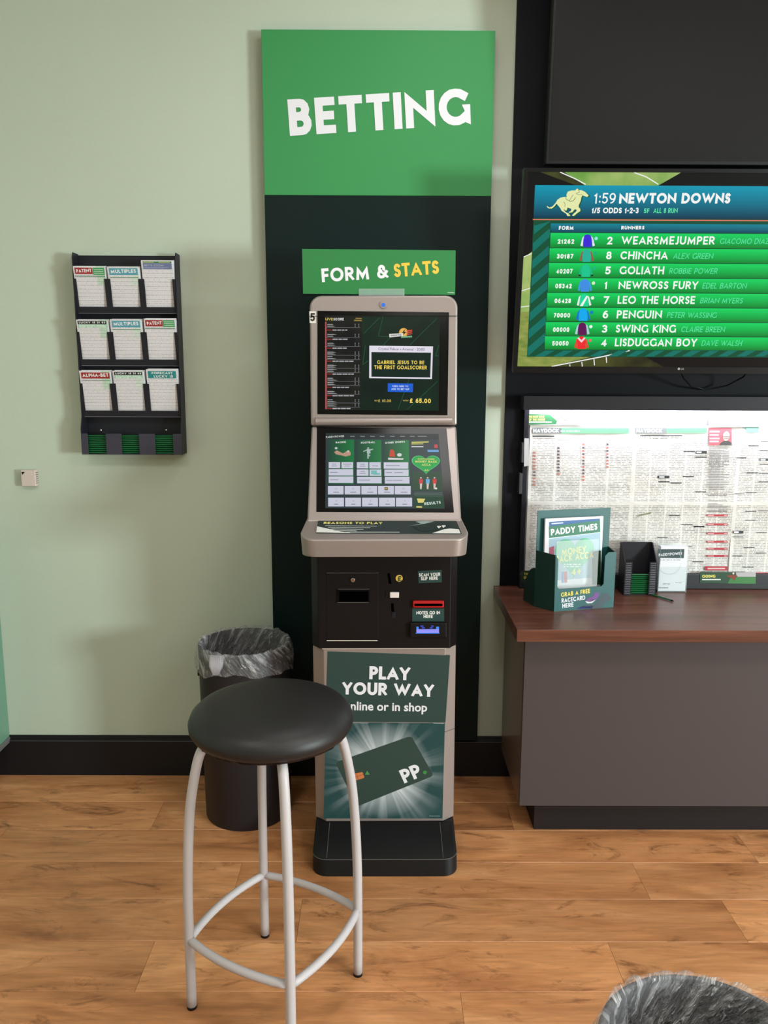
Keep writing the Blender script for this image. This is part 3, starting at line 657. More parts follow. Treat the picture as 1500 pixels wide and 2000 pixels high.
# tray
tr_ = rounded_plan(0.2345, -0.56, -0.69, 0.045); tr_[0] = (-0.2235, -0.56); tr_[-1] = (0.2235, -0.56)
t2 = MB(); n = len(tr_)
def trz(y): return 1.061+(y+0.69)*0.30
t2.v = [(x*0.985, ky(y+0.006 if y < -0.5 else y), 1.008) for x, y in tr_]+[(x, ky(y), trz(y)-0.004) for x, y in tr_]+[(x*0.975, ky(y+0.006 if y < -0.5 else y), trz(y)) for x, y in tr_]
t2.f = [tuple(range(n-1, -1, -1)), tuple(range(2*n, 3*n))]+[(a*n+i, a*n+(i+1) % n, (a+1)*n+(i+1) % n, (a+1)*n+i) for a in (0, 1) for i in range(n)]
t2.build('tray', M_SILVER, K, local=True, bevel=0.003, seg=3)
# screen housings
MB().xsec([(ky(-0.585), 1.045), (ky(-0.585), 1.092), (ky(-0.578), 1.100), (ky(-0.388), 1.349), (ky(-0.10), 1.349), (ky(-0.10), 1.012), (ky(-0.5), 1.012)], -HW, HW).build('lower_screen_housing', M_SILVER, K, local=True, bevel=0.006, seg=3)
PU = Plane((0, ky(-0.390), 1.352), (1, 0, 0), (0, 0.030, 0.38), 0.0003, K)
up = []
hwU = 0.2235; topv = PU.T(750, 577)[1]; r = 0.036
up += [(-hwU, 0), (hwU, 0), (hwU, topv-r)]+[(hwU-r+r*math.cos(math.radians(a)), topv-r+r*math.sin(math.radians(a))) for a in range(15, 90, 15)]+[(hwU-r, topv), (-hwU+r, topv)]+[(-hwU+r-r*math.sin(math.radians(a)), topv-r+r*math.cos(math.radians(a))) for a in range(15, 90, 15)]+[(-hwU, topv-r)]
MB().prism([PU.at(x, y, 0) for x, y in up], (0, 0.25, -0.004)).build('upper_screen_housing', M_SILVER, K, local=True, bevel=0.007, seg=3)
b_ = PU.T(750, 822)[1]; MB().tube([(-0.208, ky(-0.387), 1.365), (0.208, ky(-0.387), 1.365)], 0.0125, 16).build('divider_bar', M_SILVER, K, local=True, smooth=False)
MB().box(-hwU+0.001, hwU-0.001, ky(-0.3675)-0.0005, ky(-0.34), 1.6795, 1.6805).build('seam', M_BLACKP, K, local=True)
def slab(P, px, th, name, m, parent, lay0=1, bev=0.0008):
    pts = [P.T(*p) for p in px]; lo = [P.at(x, y, 0)-P.n*0.004 for x, y in pts]
    return MB().prism(lo, P.n*(0.004+th)).build(name, m, parent, local=True, bevel=bev)
def ptl(P, d): return Plane(P.o+P.n*d, P.u, P.v, P.eps, K)
ug = slab(PU, [(620, 809), (874, 811), (877, 610), (620, 607)], 0.0015, 'upper_screen', M_GLOSS, K)
US = ptl(PU, 0.0018)
zu = lambda x, y: (620+x*260/1500, 610+y*200/1154)
def U(pts): return [zu(*p) for p in pts]
SCR = K
def add(mb, name, m, lab=None, parent=None):
    o = mb.build(name, m, parent if parent is not None else K, local=True)
    if lab: o['label'] = lab
    return o
MB_ = MB
add(MB().pp(US, U([(85, 1100), (1365, 1108), (1380, 45), (85, 35)]), 0), 'display', noise_emit('terminal_screen_green', (7, 24, 20), (16, 46, 30), 9, 0.9, (1, 1, 1)), parent=ug)
add(MB().pp(US, U([(85, 1098), (485, 1100), (505, 40), (85, 35)]), 1), 'score_list', noise_emit('score_list_bg', (14, 14, 18), (30, 34, 26), 14, 0.9), parent=ug)
add(MB().pp(US, U([(88, 1090), (106, 1090), (102, 105), (86, 105)]), 2), 'red_bar', em(176, 84, 82, 0.9), parent=ug)
rl = MB(); wl = MB(); rd = MB(); RR = random.Random(3)
secs = [(125, 'p'), (200, 't'), (238, 'p'), (303, 't'), (338, 'p'), (404, 't'), (438, 'p'), (487, 'p'), (551, 't'), (585, 'p'), (632, 'p'), (696, 't'), (732, 'p'), (779, 'p'), (845, 't'), (880, 'p'), (940, 't'), (975, 'p'), (1022, 'p'), (1084, 't')]
for y, k_ in secs:
    if k_ == 't':
        rl.pp(US, U([(108, y+3), (165, y+3), (165, y-3), (108, y-3)]), 3); x = 170; e = x+RR.uniform(120, 260)
        while x < e: ww = RR.uniform(25, 60); wl.pp(US, U([(x, y+6), (x+ww, y+6), (x+ww, y-5), (x, y-5)]), 3); x += ww+7
    else:
        for yy_ in (y+12, y+32):
            wl.pp(US, U([(112, yy_+3), (112+RR.uniform(50, 120), yy_+3), (112+60, yy_-4), (112, yy_-4)]), 3)
            for xx in (425, 465): rd.pp(US, U([(xx-4, yy_+7), (xx+5, yy_+7), (xx+5, yy_-7), (xx-4, yy_-7)]), 3)
        rd.pp(US, U([(106, y+47), (480, y+49), (480, y+46), (106, y+44)]), 3)
add(rl, 'red_marks', em(196, 50, 50, .9), parent=ug); add(wl, 'small_print', em(196, 196, 200, .8), parent=ug); add(rd, 'score_figures', em(140, 140, 145, .8), parent=ug)
add(tpx(MB(), US, 'LIVE', zu(90, 90), zu(172, 92), 5.0, .2, 3), 'lettering', em(214, 190, 80), parent=ug)
add(tpx(MB(), US, 'SCORE', zu(180, 92), zu(297, 92), 5.0, .2, 3), 'lettering', em(225, 225, 225), parent=ug)
sp = MB(); sp.pp(US, U([(430, 74), (500, 76), (500, 64), (430, 62)]), 3); sp.pp(US, U([(412, 99), (500, 101), (500, 86), (412, 84)]), 3); add(sp, 'small_print', em(150, 128, 60, .9), parent=ug)
gl = MB()
for a in ([(520, 240), (700, 60)], [(740, 50), (685, 270), (830, 275), (740, 370)], [(1350, 65), (1040, 370)], [(1370, 360), (1330, 490), (1365, 492)], [(1030, 760), (910, 1090)], [(1350, 780), (1180, 940), (1010, 1095)], [(540, 370), (510, 590), (575, 545)]): gl.linepx(US, U(a), 0.0014, 2)
add(gl, 'green_lines', em(34, 96, 62, .9), parent=ug)
add(MB().pp(US, U([(583, 742), (1290, 752), (1302, 385), (585, 376)]), 3), 'offer_frame', em(222, 218, 230), 'white framed offer box', ug)
add(MB().pp(US, U([(608, 726), (1270, 735), (1280, 455), (608, 448)]), 4), 'offer_panel', em(10, 34, 28), parent=ug)
ftext(US, 'Crystal Palace v Arsenal - 20:00', zu(685, 425), zu(1208, 432), 5.2, em(60, 60, 110), ug, lay=4, bold=0.0, local=True)
add(tpx(MB(), US, 'GABRIEL JESUS TO BE', zu(672, 582), zu(1203, 586), 7.0, .2, 5), 'lettering', em(232, 204, 96), parent=ug)
add(tpx(MB(), US, 'THE FIRST GOALSCORER', zu(640, 640), zu(1232, 644), 7.4, .2, 5), 'lettering', em(232, 204, 96), parent=ug)
add(MB().pp(US, U([(791, 895), (1075, 901), (1078, 803), (793, 799)]), 3), 'blue_button', em(24, 92, 206), parent=ug)
add(tpx(tpx(MB(), US, 'PRESS HERE TO', zu(845, 842), zu(1022, 844), 3.2, .2, 4), US, 'ADD TO BET SLIP', zu(832, 874), zu(1035, 877), 3.6, .2, 4), 'lettering', em(200, 215, 245), parent=ug)
add(tpx(tpx(MB(), US, 'BET', zu(642, 1002), zu(683, 1003), 2.4, .2, 3), US, '£ 10.00', zu(685, 1013), zu(830, 1014), 5.6, .2, 3), 'lettering', em(190, 165, 84), parent=ug)
add(tpx(MB(), US, 'WIN', zu(962, 1004), zu(1022, 1004), 3.2, .2, 3), 'lettering', em(190, 165, 84), parent=ug)
add(tpx(MB(), US, '£ 65.00', zu(1040, 1020), zu(1278, 1024), 8.6, .2, 3), 'lettering', em(240, 212, 100), parent=ug)
cx_, cy_ = US.T(*zu(970, 228)); rr_ = (US.T(*zu(1020, 228))[0]-cx_)
add(MB().disc(US, cx_, cy_, rr_, 3), 'badge', em(226, 176, 84), parent=ug)
fl = MB()
for i in range(3): fl.pp(US, U([(1005, 200+i*22), (1072, 196+i*20), (1060, 212+i*18), (1005, 218+i*20)]), 3.5)
add(fl, 'flames', em(206, 70, 56), parent=ug)
add(MB().pp(US, U([(995, 185), (950, 232), (972, 232), (955, 262), (1004, 222), (978, 220)]), 4), 'lightning_mark', em(20, 20, 20), parent=ug)
add(MB().pp(US, U([(812, 283), (966, 268), (962, 236), (808, 244)]), 4.5), 'banner', em(222, 222, 220), parent=ug)
add(tpx(MB(), US, 'PREDICTED', zu(828, 273), zu(950, 262), 3.0, .2, 5.5), 'lettering', em(60, 66, 64), parent=ug)
add(MB().pp(US, U([(942, 288), (1066, 282), (1066, 264), (945, 272)]), 5), 'banner', em(120, 176, 140), parent=ug)
# power light and number sticker
q = PU.T(749, 596); c = PU.at(q[0], q[1], 0)
MB().cyl(c-PU.n*0.002, c+PU.n*0.004, 0.0105).build('button_ring', M_SILVER, K, local=True); MB().cyl(c, c+PU.n*0.0052, 0.0058).build('power_light', em(52, 122, 236, 1.0), K, local=True)['label'] = 'glowing blue power light'
add(MB().pp(PU, [(605, 631), (617, 631), (617, 608), (604, 608)], 1), 'number_sticker', pr(214, 210, 206)); add(tpx(MB(), PU, '5', (606, 627.5), (615.5, 627.5), 16, .2, 2), 'lettering', pr(20, 20, 20))
# lower touch screen
PL = Plane((0, ky(-0.578), 1.100), (1, 0, 0), (0, 0.190, 0.249), 0.0003, K)
lg = slab(PL, [(618, 1000), (886.5, 1001), (872, 837), (619, 834)], 0.0015, 'lower_screen', M_GLOSS, K)
LS = ptl(PL, 0.0018); zl = lambda x, y: (625+x*260/1500, 840+y*160/923)
def V(pts): return [zl(*p) for p in pts]
def vb(mb, x0_, y0_, x1_, y1_, lay):  # box following the screen's perspective in the crop
    def fx(x, y): return x
    return mb.pp(LS, V([(x0_, y1_), (x1_, y1_), (x1_, y0_), (x0_, y0_)]), lay)
def addl(mb, name, m, lab=None): return add(mb, name, m, lab, lg)
addl(MB().pp(LS, V([(60, 880), (1405, 886), (1335, 42), (65, 35)]), 0), 'display', em(48, 62, 66, .9))
addl(MB().pp(LS, V([(65, 95), (1340, 105), (1335, 45), (65, 38)]), 1), 'menu_bar', em(40, 48, 50, .9))
addl(tpx(MB(), LS, 'PADDYPOWER', zl(68, 92), zl(272, 80), 3.6, .2, 3), 'lettering', em(205, 210, 205))
mm = MB()
for x in (365, 478, 590, 700, 815, 928, 1038, 1125, 1175): mm.pp(LS, V([(x-25, 76), (x+27, 77), (x+27, 69), (x-25, 68)]), 3)
addl(mm, 'small_print', em(140, 150, 150, .9))
def tile(a, lab):
    addl(MB().pp(LS, V(a), 1), 'green_tile', MATS.get('tile_grad') or grad_emit('tile_grad', (20, 122, 62), (36, 66, 58), .9, 0), lab)
tile([(85, 610), (382, 610), (384, 108), (88, 105)], 'racing tile on the touch screen'); tile([(405, 610), (698, 610), (690, 112), (402, 108)], 'football tile on the touch screen'); tile([(716, 612), (1012, 614), (1000, 115), (706, 112)], 'other sports tile on the touch screen')
for s_, a, b in (('RACING', (178, 152), (293, 146)), ('FOOTBALL', (462, 156), (620, 148)), ('OTHER SPORTS', (735, 158), (957, 142))): addl(tpx(MB(), LS, s_, zl(*a), zl(*b), 3.6, .2, 3), 'lettering', em(220, 224, 220))
btn = MB()
for a in ((98, 362, 228, 432), (242, 363, 372, 433), (98, 442, 373, 515), (98, 524, 375, 598), (415, 363, 545, 434), (556, 364, 684, 435), (415, 444, 547, 517), (558, 445, 690, 518), (418, 528, 694, 602), (718, 365, 994, 437), (726, 446, 998, 520), (731, 528, 1008, 604)): vb(btn, *a, 3)
for i in range(5): vb(btn, 90+i*188, 631, 266+i*189, 727, 3); vb(btn, 92+i*191, 763, 270+i*192, 862, 3)
addl(btn, 'buttons', em(205, 206, 222, .92), 'white touch buttons')
mm = MB()
for (x, y, w_) in ((160, 386, 50), (160, 407, 60), (305, 387, 90), (305, 408, 60), (155, 478, 85), (160, 562, 90), (480, 388, 50), (480, 409, 60), (620, 406, 70), (480, 468, 50), (480, 490, 70), (500, 566, 130), (820, 400, 160), (775, 481, 70), (885, 481, 100), (780, 568, 70), (875, 568, 110)): vb(mm, x-w_/2, y-3, x+w_/2, y+3, 4)
for i in range(5):
    vb(mm, 150+i*190, 698, 215+i*192, 706, 4); vb(mm, 160+i*192, 834, 205+i*194, 842, 4)
    x_, y_ = LS.T(*zl(182+i*190, 663)); mm.line(LS, [(x_+.003*math.cos(a), y_+.003*math.sin(a)) for a in [j*PI/4 for j in range(9)]], .0006, 4)
    x_, y_ = LS.T(*zl(184+i*193, 798)); mm.line(LS, [(x_-.002, y_+.002), (x_+.002, y_), (x_-.002, y_-.002)], .0007, 4)
addl(mm, 'small_print', em(120, 122, 140, .9))
addl(vb(vb(MB(), 727, 646, 765, 680, 5), 728, 648, 764, 678, 4.9), 'icon', em(60, 56, 30)); addl(vb(MB(), 734, 654, 758, 672, 5.4), 'icon', em(180, 160, 70)); addl(vb(vb(MB(), 575, 458, 640, 500, 4), 600, 486, 676, 506, 4), 'icon', em(112, 180, 176))
# sport pictures on the tiles
jj = MB()
for a in ([(160, 250), (190, 230), (260, 265), (300, 240), (345, 250), (345, 285), (290, 300), (235, 285), (180, 275)],): jj.pp(LS, V(a[::-1]), 3)
addl(jj, 'racing_picture', em(190, 150, 130, .9)); x_, y_ = LS.T(*zl(182, 207)); addl(MB().disc(LS, x_, y_, .0042, 4), 'racing_picture', em(200, 205, 205, .9)); x_, y_ = LS.T(*zl(318, 242)); addl(MB().disc(LS, x_, y_, .004, 4), 'racing_picture', em(200, 190, 180, .9))
fp = MB(); x_, y_ = LS.T(*zl(543, 205)); fp.disc(LS, x_, y_, .0028, 4); fp.pp(LS, V([(530, 265), (570, 265), (565, 215), (525, 215)]), 3); fp.pp(LS, V([(488, 248), (530, 232), (530, 220), (486, 238)]), 3); fp.pp(LS, V([(533, 325), (548, 325), (552, 265), (533, 265)]), 3); fp.pp(LS, V([(560, 235), (600, 222), (598, 212), (560, 220)]), 3)
x_, y_ = LS.T(*zl(557, 290)); fp.disc(LS, x_, y_, .0026, 4.5); addl(fp, 'football_picture', em(170, 190, 185, .9))
sh = MB(); sh.pp(LS, V([(768, 335), (935, 335), (945, 320), (768, 312)]), 3); x_, y_ = LS.T(*zl(895, 282)); sh.disc(LS, x_, y_, .0072, 4, ry=.006); addl(sh, 'sport_picture', em(215, 215, 215, .9)); addl(MB().pp(LS, V([(780, 300), (845, 305), (838, 240), (815, 220), (790, 225)]), 3.5), 'sport_picture', em(200, 70, 50, .9))
# promo column
addl(MB().pp(LS, V([(1045, 680), (1385, 685), (1365, 470), (1040, 465)]), 1), 'promo_panel', em(40, 74, 52, .9)); addl(MB().pp(LS, V([(1060, 880), (1400, 882), (1390, 750), (1055, 745)]), 1), 'promo_panel', em(26, 68, 48, .9))
hx, hy = LS.T(*zl(1193, 385)); hs = (LS.T(*zl(1345, 385))[0]-hx)
heart = [(16*math.sin(a)**3/16, (13*math.cos(a)-5*math.cos(2*a)-2*math.cos(3*a)-math.cos(4*a))/16) for a in [2*PI*i/40 for i in range(40)]]
addl(MB().p2(LS, [(hx-x*hs, hy+.003+y*hs*.86) for x, y in heart], 3), 'heart', em(22, 158, 70)); addl(MB().p2(LS, [(hx-x*hs*1.05, hy+.003+y*hs*.9) for x, y in heart], 2), 'heart_edge', em(90, 200, 130))
hh_ = MB(); tpx(hh_, LS, 'CUSTOMISED', zl(1100, 333), zl(1290, 335), 2.2, .2, 4); tpx(hh_, LS, 'MONEY BACK', zl(1072, 368), zl(1318, 371), 4.2, .2, 4); tpx(hh_, LS, 'ACCA', zl(1148, 403), zl(1247, 404), 4.0, .2, 4); tpx(hh_, LS, '4+', zl(1175, 462), zl(1222, 463), 3.4, .2, 4); addl(hh_, 'lettering', em(226, 216, 120))
for i, (x, cc) in enumerate(((1137, (192, 60, 66)), (1213, (98, 168, 214)), (1290, (200, 50, 50)))):
    addl(MB().pp(LS, V([(x-20, 605), (x+20, 605), (x+24, 555), (x-20, 552)]), 3), 'player_shirt', em(*cc)); f_ = MB(); a_, b2 = LS.T(*zl(x, 540)); f_.disc(LS, a_, b2, .0026, 4); f_.pp(LS, V([(x-10, 665), (x+8, 668), (x+14, 605), (x-12, 605)]), 3); addl(f_, 'player_figure', em(206, 186, 172))
x_, y_ = LS.T(*zl(1308, 660)); addl(MB().disc(LS, x_, y_, .0032, 4), 'ball', em(225, 225, 225))
mm = MB(); [mm.pp(LS, V([(1060, y+3), (1380, y+6), (1380, y+2), (1060, y-1)]), 3) for y in (700, 714, 728, 742)]; addl(mm, 'small_print', em(110, 140, 120, .8))
tpc = MB(); tpc.pp(LS, V([(1105, 820), (1165, 820), (1185, 775), (1092, 772)]), 3); tpc.pp(LS, V([(1085, 875), (1150, 878), (1150, 860), (1085, 858)]), 3); addl(tpc, 'trophy', em(214, 200, 110))
addl(tpx(MB(), LS, 'RESULTS', zl(1178, 848), zl(1362, 830), 5.2, .2, 3), 'lettering', em(205, 220, 215))
mm = MB(); mm.pp(LS, V([(1030, 150), (1225, 142), (1225, 128), (1030, 134)]), 3); mm.pp(LS, V([(1030, 164), (1165, 162), (1165, 152), (1030, 154)]), 3); addl(mm, 'small_print', em(196, 196, 96, .9)); addl(MB().pp(LS, V([(1030, 195), (1165, 195), (1165, 183), (1030, 183)]), 3), 'small_print', em(200, 205, 205)); addl(MB().pp(LS, V([(1212, 250), (1340, 250), (1335, 224), (1210, 224)]), 3), 'blue_button', em(96, 150, 200)); addl(MB().pp(LS, V([(1288, 205), (1326, 205), (1324, 164), (1286, 164)]), 3), 'red_icon', em(190, 62, 62))
# instruction label on the tray
th_ = math.atan(0.30)
PT = Plane((0, ky(-0.684), 1.0630), (1, 0, 0), (0, math.cos(th_), math.sin(th_)), 0.0003, K)
zt2 = lambda x, y: (600+x*330/1500, 1010+y*50/227)
def Tt(p): return [zt2(*q) for q in p]
lb = slab(PT, Tt([(78, 138), (1370, 146), (1325, 36), (98, 34)]), 0.0008, 'tray_label', pr(32, 46, 46), K, bev=0)
PTs = ptl(PT, 0.001)
add(tpx(MB(), PTs, 'REASONS TO PLAY', zt2(145, 62), zt2(668, 64), 4.2, .2, 2), 'lettering', pr(224, 214, 120), parent=lb)
mm = MB(); [mm.pp(PTs, Tt([(160+i*25, 80+i*14), (620-i*60, 84+i*14), (620-i*60, 80+i*14), (160+i*25, 76+i*14)]), 2) for i in range(4)]; mm.pp(PTs, Tt([(330, 138), (820, 138), (820, 133), (330, 132)]), 2); add(mm, 'small_print', pr(190, 196, 194), parent=lb)
add(MB().pp(PTs, Tt([(80, 136), (390, 141), (300, 128), (170, 100), (88, 82)]), 1), 'white_corner', pr(214, 214, 214), parent=lb)
add(MB().pp(PTs, Tt([(1110, 143), (1362, 145), (1345, 108), (1240, 100)]), 1), 'white_corner', pr(214, 214, 214), parent=lb)
add(MB().pp(PTs, Tt([(900, 80), (1040, 60), (1130, 40), (1060, 36), (960, 40), (1010, 58)]), 1), 'ray_print', pr(140, 160, 158), parent=lb)
add(MB().pp(PTs, Tt([(1015, 130), (1290, 100), (1210, 48), (925, 78)]), 2), 'card_print', pr(24, 42, 42), parent=lb); add(tpx(MB(), PTs, 'PP', zt2(1165, 102), zt2(1240, 92), 4.5, .22, 3), 'lettering', pr(225, 225, 225), parent=lb)

# black cabinet details
PB = Plane((0, ky(-0.506), 0), (1, 0, 0), (0, 0, 1), 0.0003, K)
z3 = lambda x, y: (580+x/4.1667, 1080+y/4.1667)
def Z3(p): return [z3(*q) for q in p]
def pslab(px, th, name, m, lab=None, P=PB, bev=0.0008):
    pts = [P.T(*p) for p in px]; o = MB().prism([P.at(x, y)-P.n*0.003 for x, y in pts], P.n*(0.003+th)).build(name, m, K, local=True, bevel=bev)
    if lab: o['label'] = lab
    return o
def bx(x0_, y0_, x1_, y1_): return Z3([(x0_, y1_), (x1_, y1_), (x1_, y0_), (x0_, y0_)])
dr = pslab(bx(242, 165, 662, 708), 0.001, 'printer_door', M_BLACK)
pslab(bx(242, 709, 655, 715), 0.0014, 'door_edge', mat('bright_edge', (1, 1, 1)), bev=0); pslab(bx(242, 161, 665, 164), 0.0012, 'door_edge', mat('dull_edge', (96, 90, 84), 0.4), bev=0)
q = PB.T(*z3(455, 218)); c = PB.at(*q); MB().cyl(c, c+PB.n*0.005, 0.0066).build('key_lock', M_CHROME, K, local=True, bevel=0.0008); MB().cyl(c+PB.n*0.005, c+PB.n*0.0056, 0.0038).build('key_barrel', mat('brass', (176, 120, 96), 0.3, 0.8), K, local=True)
pslab(bx(318, 292, 592, 404), 0.0018, 'receipt_slot', mat('slot_black', (8, 6, 7), 0.6, spec=0.08), bev=0.001); pslab(bx(345, 312, 580, 392), 0.0022, 'slot_recess', mat('void_black', (2, 2, 2), 0.8, spec=0.0), bev=0); pslab(bx(335, 292, 590, 295), 0.0024, 'slot_lip', mat('dull_edge', (1, 1, 1)), bev=0); pslab(bx(330, 400, 585, 403), 0.0024, 'slot_lip', mat('dull_edge', (1, 1, 1)), bev=0)
pslab(Z3([(748, 250), (770, 250), (755, 165), (737, 165)]), 0.0015, 'coin_slot', mat('void_black', (1, 1, 1)))
q = PB.T(*z3(832, 206)); MB().cyl(PB.at(*q), PB.at(*q)+PB.n*0.0008, 0.0162*0.66, 28).build('coin_sticker', pr(226, 186, 84), K, local=True); add(tpx(MB(), PB, '£', z3(818, 230), z3(852, 230), 10.5, .18, 4), 'lettering', pr(40, 70, 40))
pslab(bx(720, 305, 832, 365), 0.0015, 'return_surround', M_BLACKP); pslab(bx(756, 316, 830, 362), 0.006, 'coin_return_button', mat('ivory_button', (236, 224, 222), 0.4, emit=0.0), 'white coin return button', bev=0.002)
pslab(Z3([(770, 478), (792, 478), (786, 410), (766, 410)]), 0.0015, 'coin_slot', mat('void_black', (1, 1, 1))); pslab(bx(772, 482, 802, 528), 0.0015, 'coin_slot_guide', M_FRAME)
pslab(Z3([(990, 246), (1178, 238), (1178, 138), (984, 146)]), 0.0006, 'green_label', pr(28, 62, 62), bev=0); add(tpx(tpx(MB(), PB, 'SCAN YOUR', z3(994, 193), z3(1166, 186), 6.8, .22, 4), PB, 'SLIP HERE', z3(1010, 222), z3(1146, 217), 6.8, .22, 4), 'lettering', pr(226, 226, 226))
pslab(bx(942, 384, 1194, 440), 0.010, 'scanner_slot', mat('red_plastic', (176, 18, 24), 0.35), 'red scanner slot surround', bev=0.003); pslab(bx(955, 405, 1182, 425), 0.0104, 'scanner_gap', mat('void_black', (1, 1, 1)), bev=0)
pslab(bx(938, 450, 1198, 556), 0.0006, 'green_label', pr(28, 62, 62), bev=0); add(tpx(tpx(MB(), PB, 'NOTES GO IN', z3(972, 500), z3(1163, 498), 6.5, .22, 4), PB, 'HERE', z3(1030, 528), z3(1105, 528), 6.2, .22, 4), 'lettering', pr(226, 226, 226))
pslab(bx(918, 560, 1218, 682), 0.012, 'note_acceptor', M_BLACKP, bev=0.004)
PB2 = ptl(PB, 0.0125); add(MB().pp(PB2, bx(972, 620, 1156, 650), 0), 'acceptor_light', em(150, 150, 255, 1.0), 'glowing blue note slot'); add(MB().pp(PB2, bx(972, 600, 990, 620), 0).pp(PB2, bx(1132, 600, 1156, 620), 0).pp(PB2, bx(966, 650, 1160, 656), 0), 'acceptor_glow', em(60, 130, 255, 1.2)); add(MB().pp(PB2, bx(1005, 590, 1030, 600), 0).pp(PB2, bx(1015, 604, 1040, 614), 0).pp(PB2, bx(1092, 590, 1112, 600), 0).pp(PB2, bx(1082, 604, 1105, 614), 0), 'acceptor_mark', em(70, 90, 220, .8))
# posters on the column
PC = Plane((0, ky(-0.5), 0), (1, 0, 0), (0, 0, 1), 0.0003, K)
pslab([(636, 1409), (870, 1411), (879, 1280), (640, 1272)], 0.0012, 'upper_poster', pr(36, 62, 60), 'dark green poster reading PLAY YOUR WAY', P=PC, bev=0)
pslab([(632, 1598), (864, 1598), (869, 1412.5), (636, 1410.5)], 0.0012, 'lower_poster', starburst('starburst_poster', 0.5, 0.5, 0.8, (22, 66, 70), (206, 214, 222)), 'poster of a payment card in front of a starburst', P=PC, bev=0)
PCs = ptl(PC, 0.0016)
add(tpx(MB(), PCs, 'PLAY', (721, 1326.5), (801, 1328.5), 25.5, .23, 1, gap=.04), 'lettering', M_WHITE); add(tpx(MB(), PCs, 'YOUR WAY', (668, 1356), (847, 1361), 24.5, .23, 1, gap=.07), 'lettering', M_WHITE)
ftext(PCs, 'Online or in shop', (665, 1386), (834, 1389.5), 17, M_WHITE, K, lay=1, bold=0.022, local=True)
cc = [PCs.T(*p) for p in ((697.5, 1575), (847, 1515), (803, 1437), (655, 1489))]
def rpoly(pts, r, n=5):
    out = []
    for i, p in enumerate(pts):
        a = Vector(pts[i-1]); b = Vector(p); c_ = Vector(pts[(i+1) % len(pts)]); d1 = (a-b).normalized(); d2 = (c_-b).normalized()
        for j in range(n+1): t_ = j/n; out.append(tuple(b+d1*r*(1-t_)**2+d2*r*t_**2))
    return out
add(MB().p2(PCs, rpoly(cc, .012), 1), 'card_print', pr(38, 62, 58), 'dark green payment card')
add(tpx(MB(), PCs, 'PP', (790, 1530), (826, 1515.5), 27, .215, 2, gap=.06), 'lettering', M_WHITE)
q = PCs.T(830, 1508.5); add(MB().disc(PCs, q[0], q[1], .0062, 2), 'green_dot', pr(54, 130, 64))
chp = [PCs.T(*p) for p in ((686, 1527), (712, 1519), (708, 1507.5), (683, 1513))]; add(MB().p2(PCs, rpoly(chp, .003), 2), 'chip_print', pr(196, 116, 70)); add(MB().linepx(PCs, [(690, 1519), (710, 1512)], .0008, 3).linepx(PCs, [(696, 1511), (700, 1523)], .0008, 3), 'chip_lines', pr(80, 44, 28)); add(MB().pp(PCs, [(713, 1513), (722.5, 1513), (717, 1505)], 2), 'green_dot', pr(70, 140, 76))
add(MB().linepx(PCs, [(846, 1412), (867, 1412.6)], .0012, 2).linepx(PCs, [(640, 1411), (720, 1412)], .0006, 2).linepx(PCs, [(838, 1593.5), (859, 1593.5)], .001, 2), 'small_print', pr(200, 206, 206))
# two side seams where column panels meet
plan_prism([(0.186, -0.5004), (HW+.0004, -0.4722), (HW+.0004, -0.09), (HW-.01, -0.09), (HW-.01, -0.46), (0.186, -0.49)], 0.405, 0.4062).build('seam', M_BLACKP, K, local=True)

# ---- topper sign on the terminal
YT = -0.33; sgn = thing('topper_sign', 'small green sign reading FORM & STATS standing on the betting terminal', 'sign', (-0.012, YT, at(745, 578, YT).z), (0, -0.0062, 0))
PS = Plane((0, 0, -sgn.location.z), (1, 0, 0), (0, 0, 1), 0.0003, sgn)
pts = [PS.T(*p) for p in ((592, 573.5), (889, 576), (890, 489), (590, 486))]
MB().prism([PS.at(x, y) for x, y in pts], (0, 0.004, 0)).build('board', mat('sign_green', (34, 120, 62), 0.4), sgn, local=True)
tpx(MB(), PS, 'FORM &', (629, 551.5), (759, 543), 27, .21, 2, gap=.1, h2px=26.5).build('lettering', M_WHITE, sgn, local=True)['label'] = 'white lettering FORM &'
tpx(MB(), PS, 'STATS', (770, 541.8), (858, 534.5), 26.5, .21, 2, gap=.07).build('lettering', pr(222, 186, 66), sgn, local=True)['label'] = 'yellow lettering STATS'
MB().linepx(PS, [(874, 571.5), (887, 571.8)], .0016, 2).build('small_print', M_WHITE, sgn, local=True)
cl = [PS.T(*p) for p in ((701, 578), (790, 578), (790, 564), (701, 564))]
hold = MB(); hold.prism([PS.at(x, y)-Vector((0, 0.005, 0)) for x, y in cl], (0, 0.002, 0)); hold.prism([PS.at(x, y)+Vector((0, 0.006, 0)) for x, y in cl], (0, 0.002, 0)); zb_ = cl[0][1]; hold.prism([PS.at(cl[0][0], zb_)-Vector((0, .02, 0)), PS.at(cl[1][0], zb_)-Vector((0, .02, 0)), PS.at(cl[1][0], zb_)+Vector((0, .02, 0)), PS.at(cl[0][0], zb_)+Vector((0, .02, 0))], (0, 0, 0.0015)); hold.build('clear_holder', M_CLEAR, sgn, local=True)

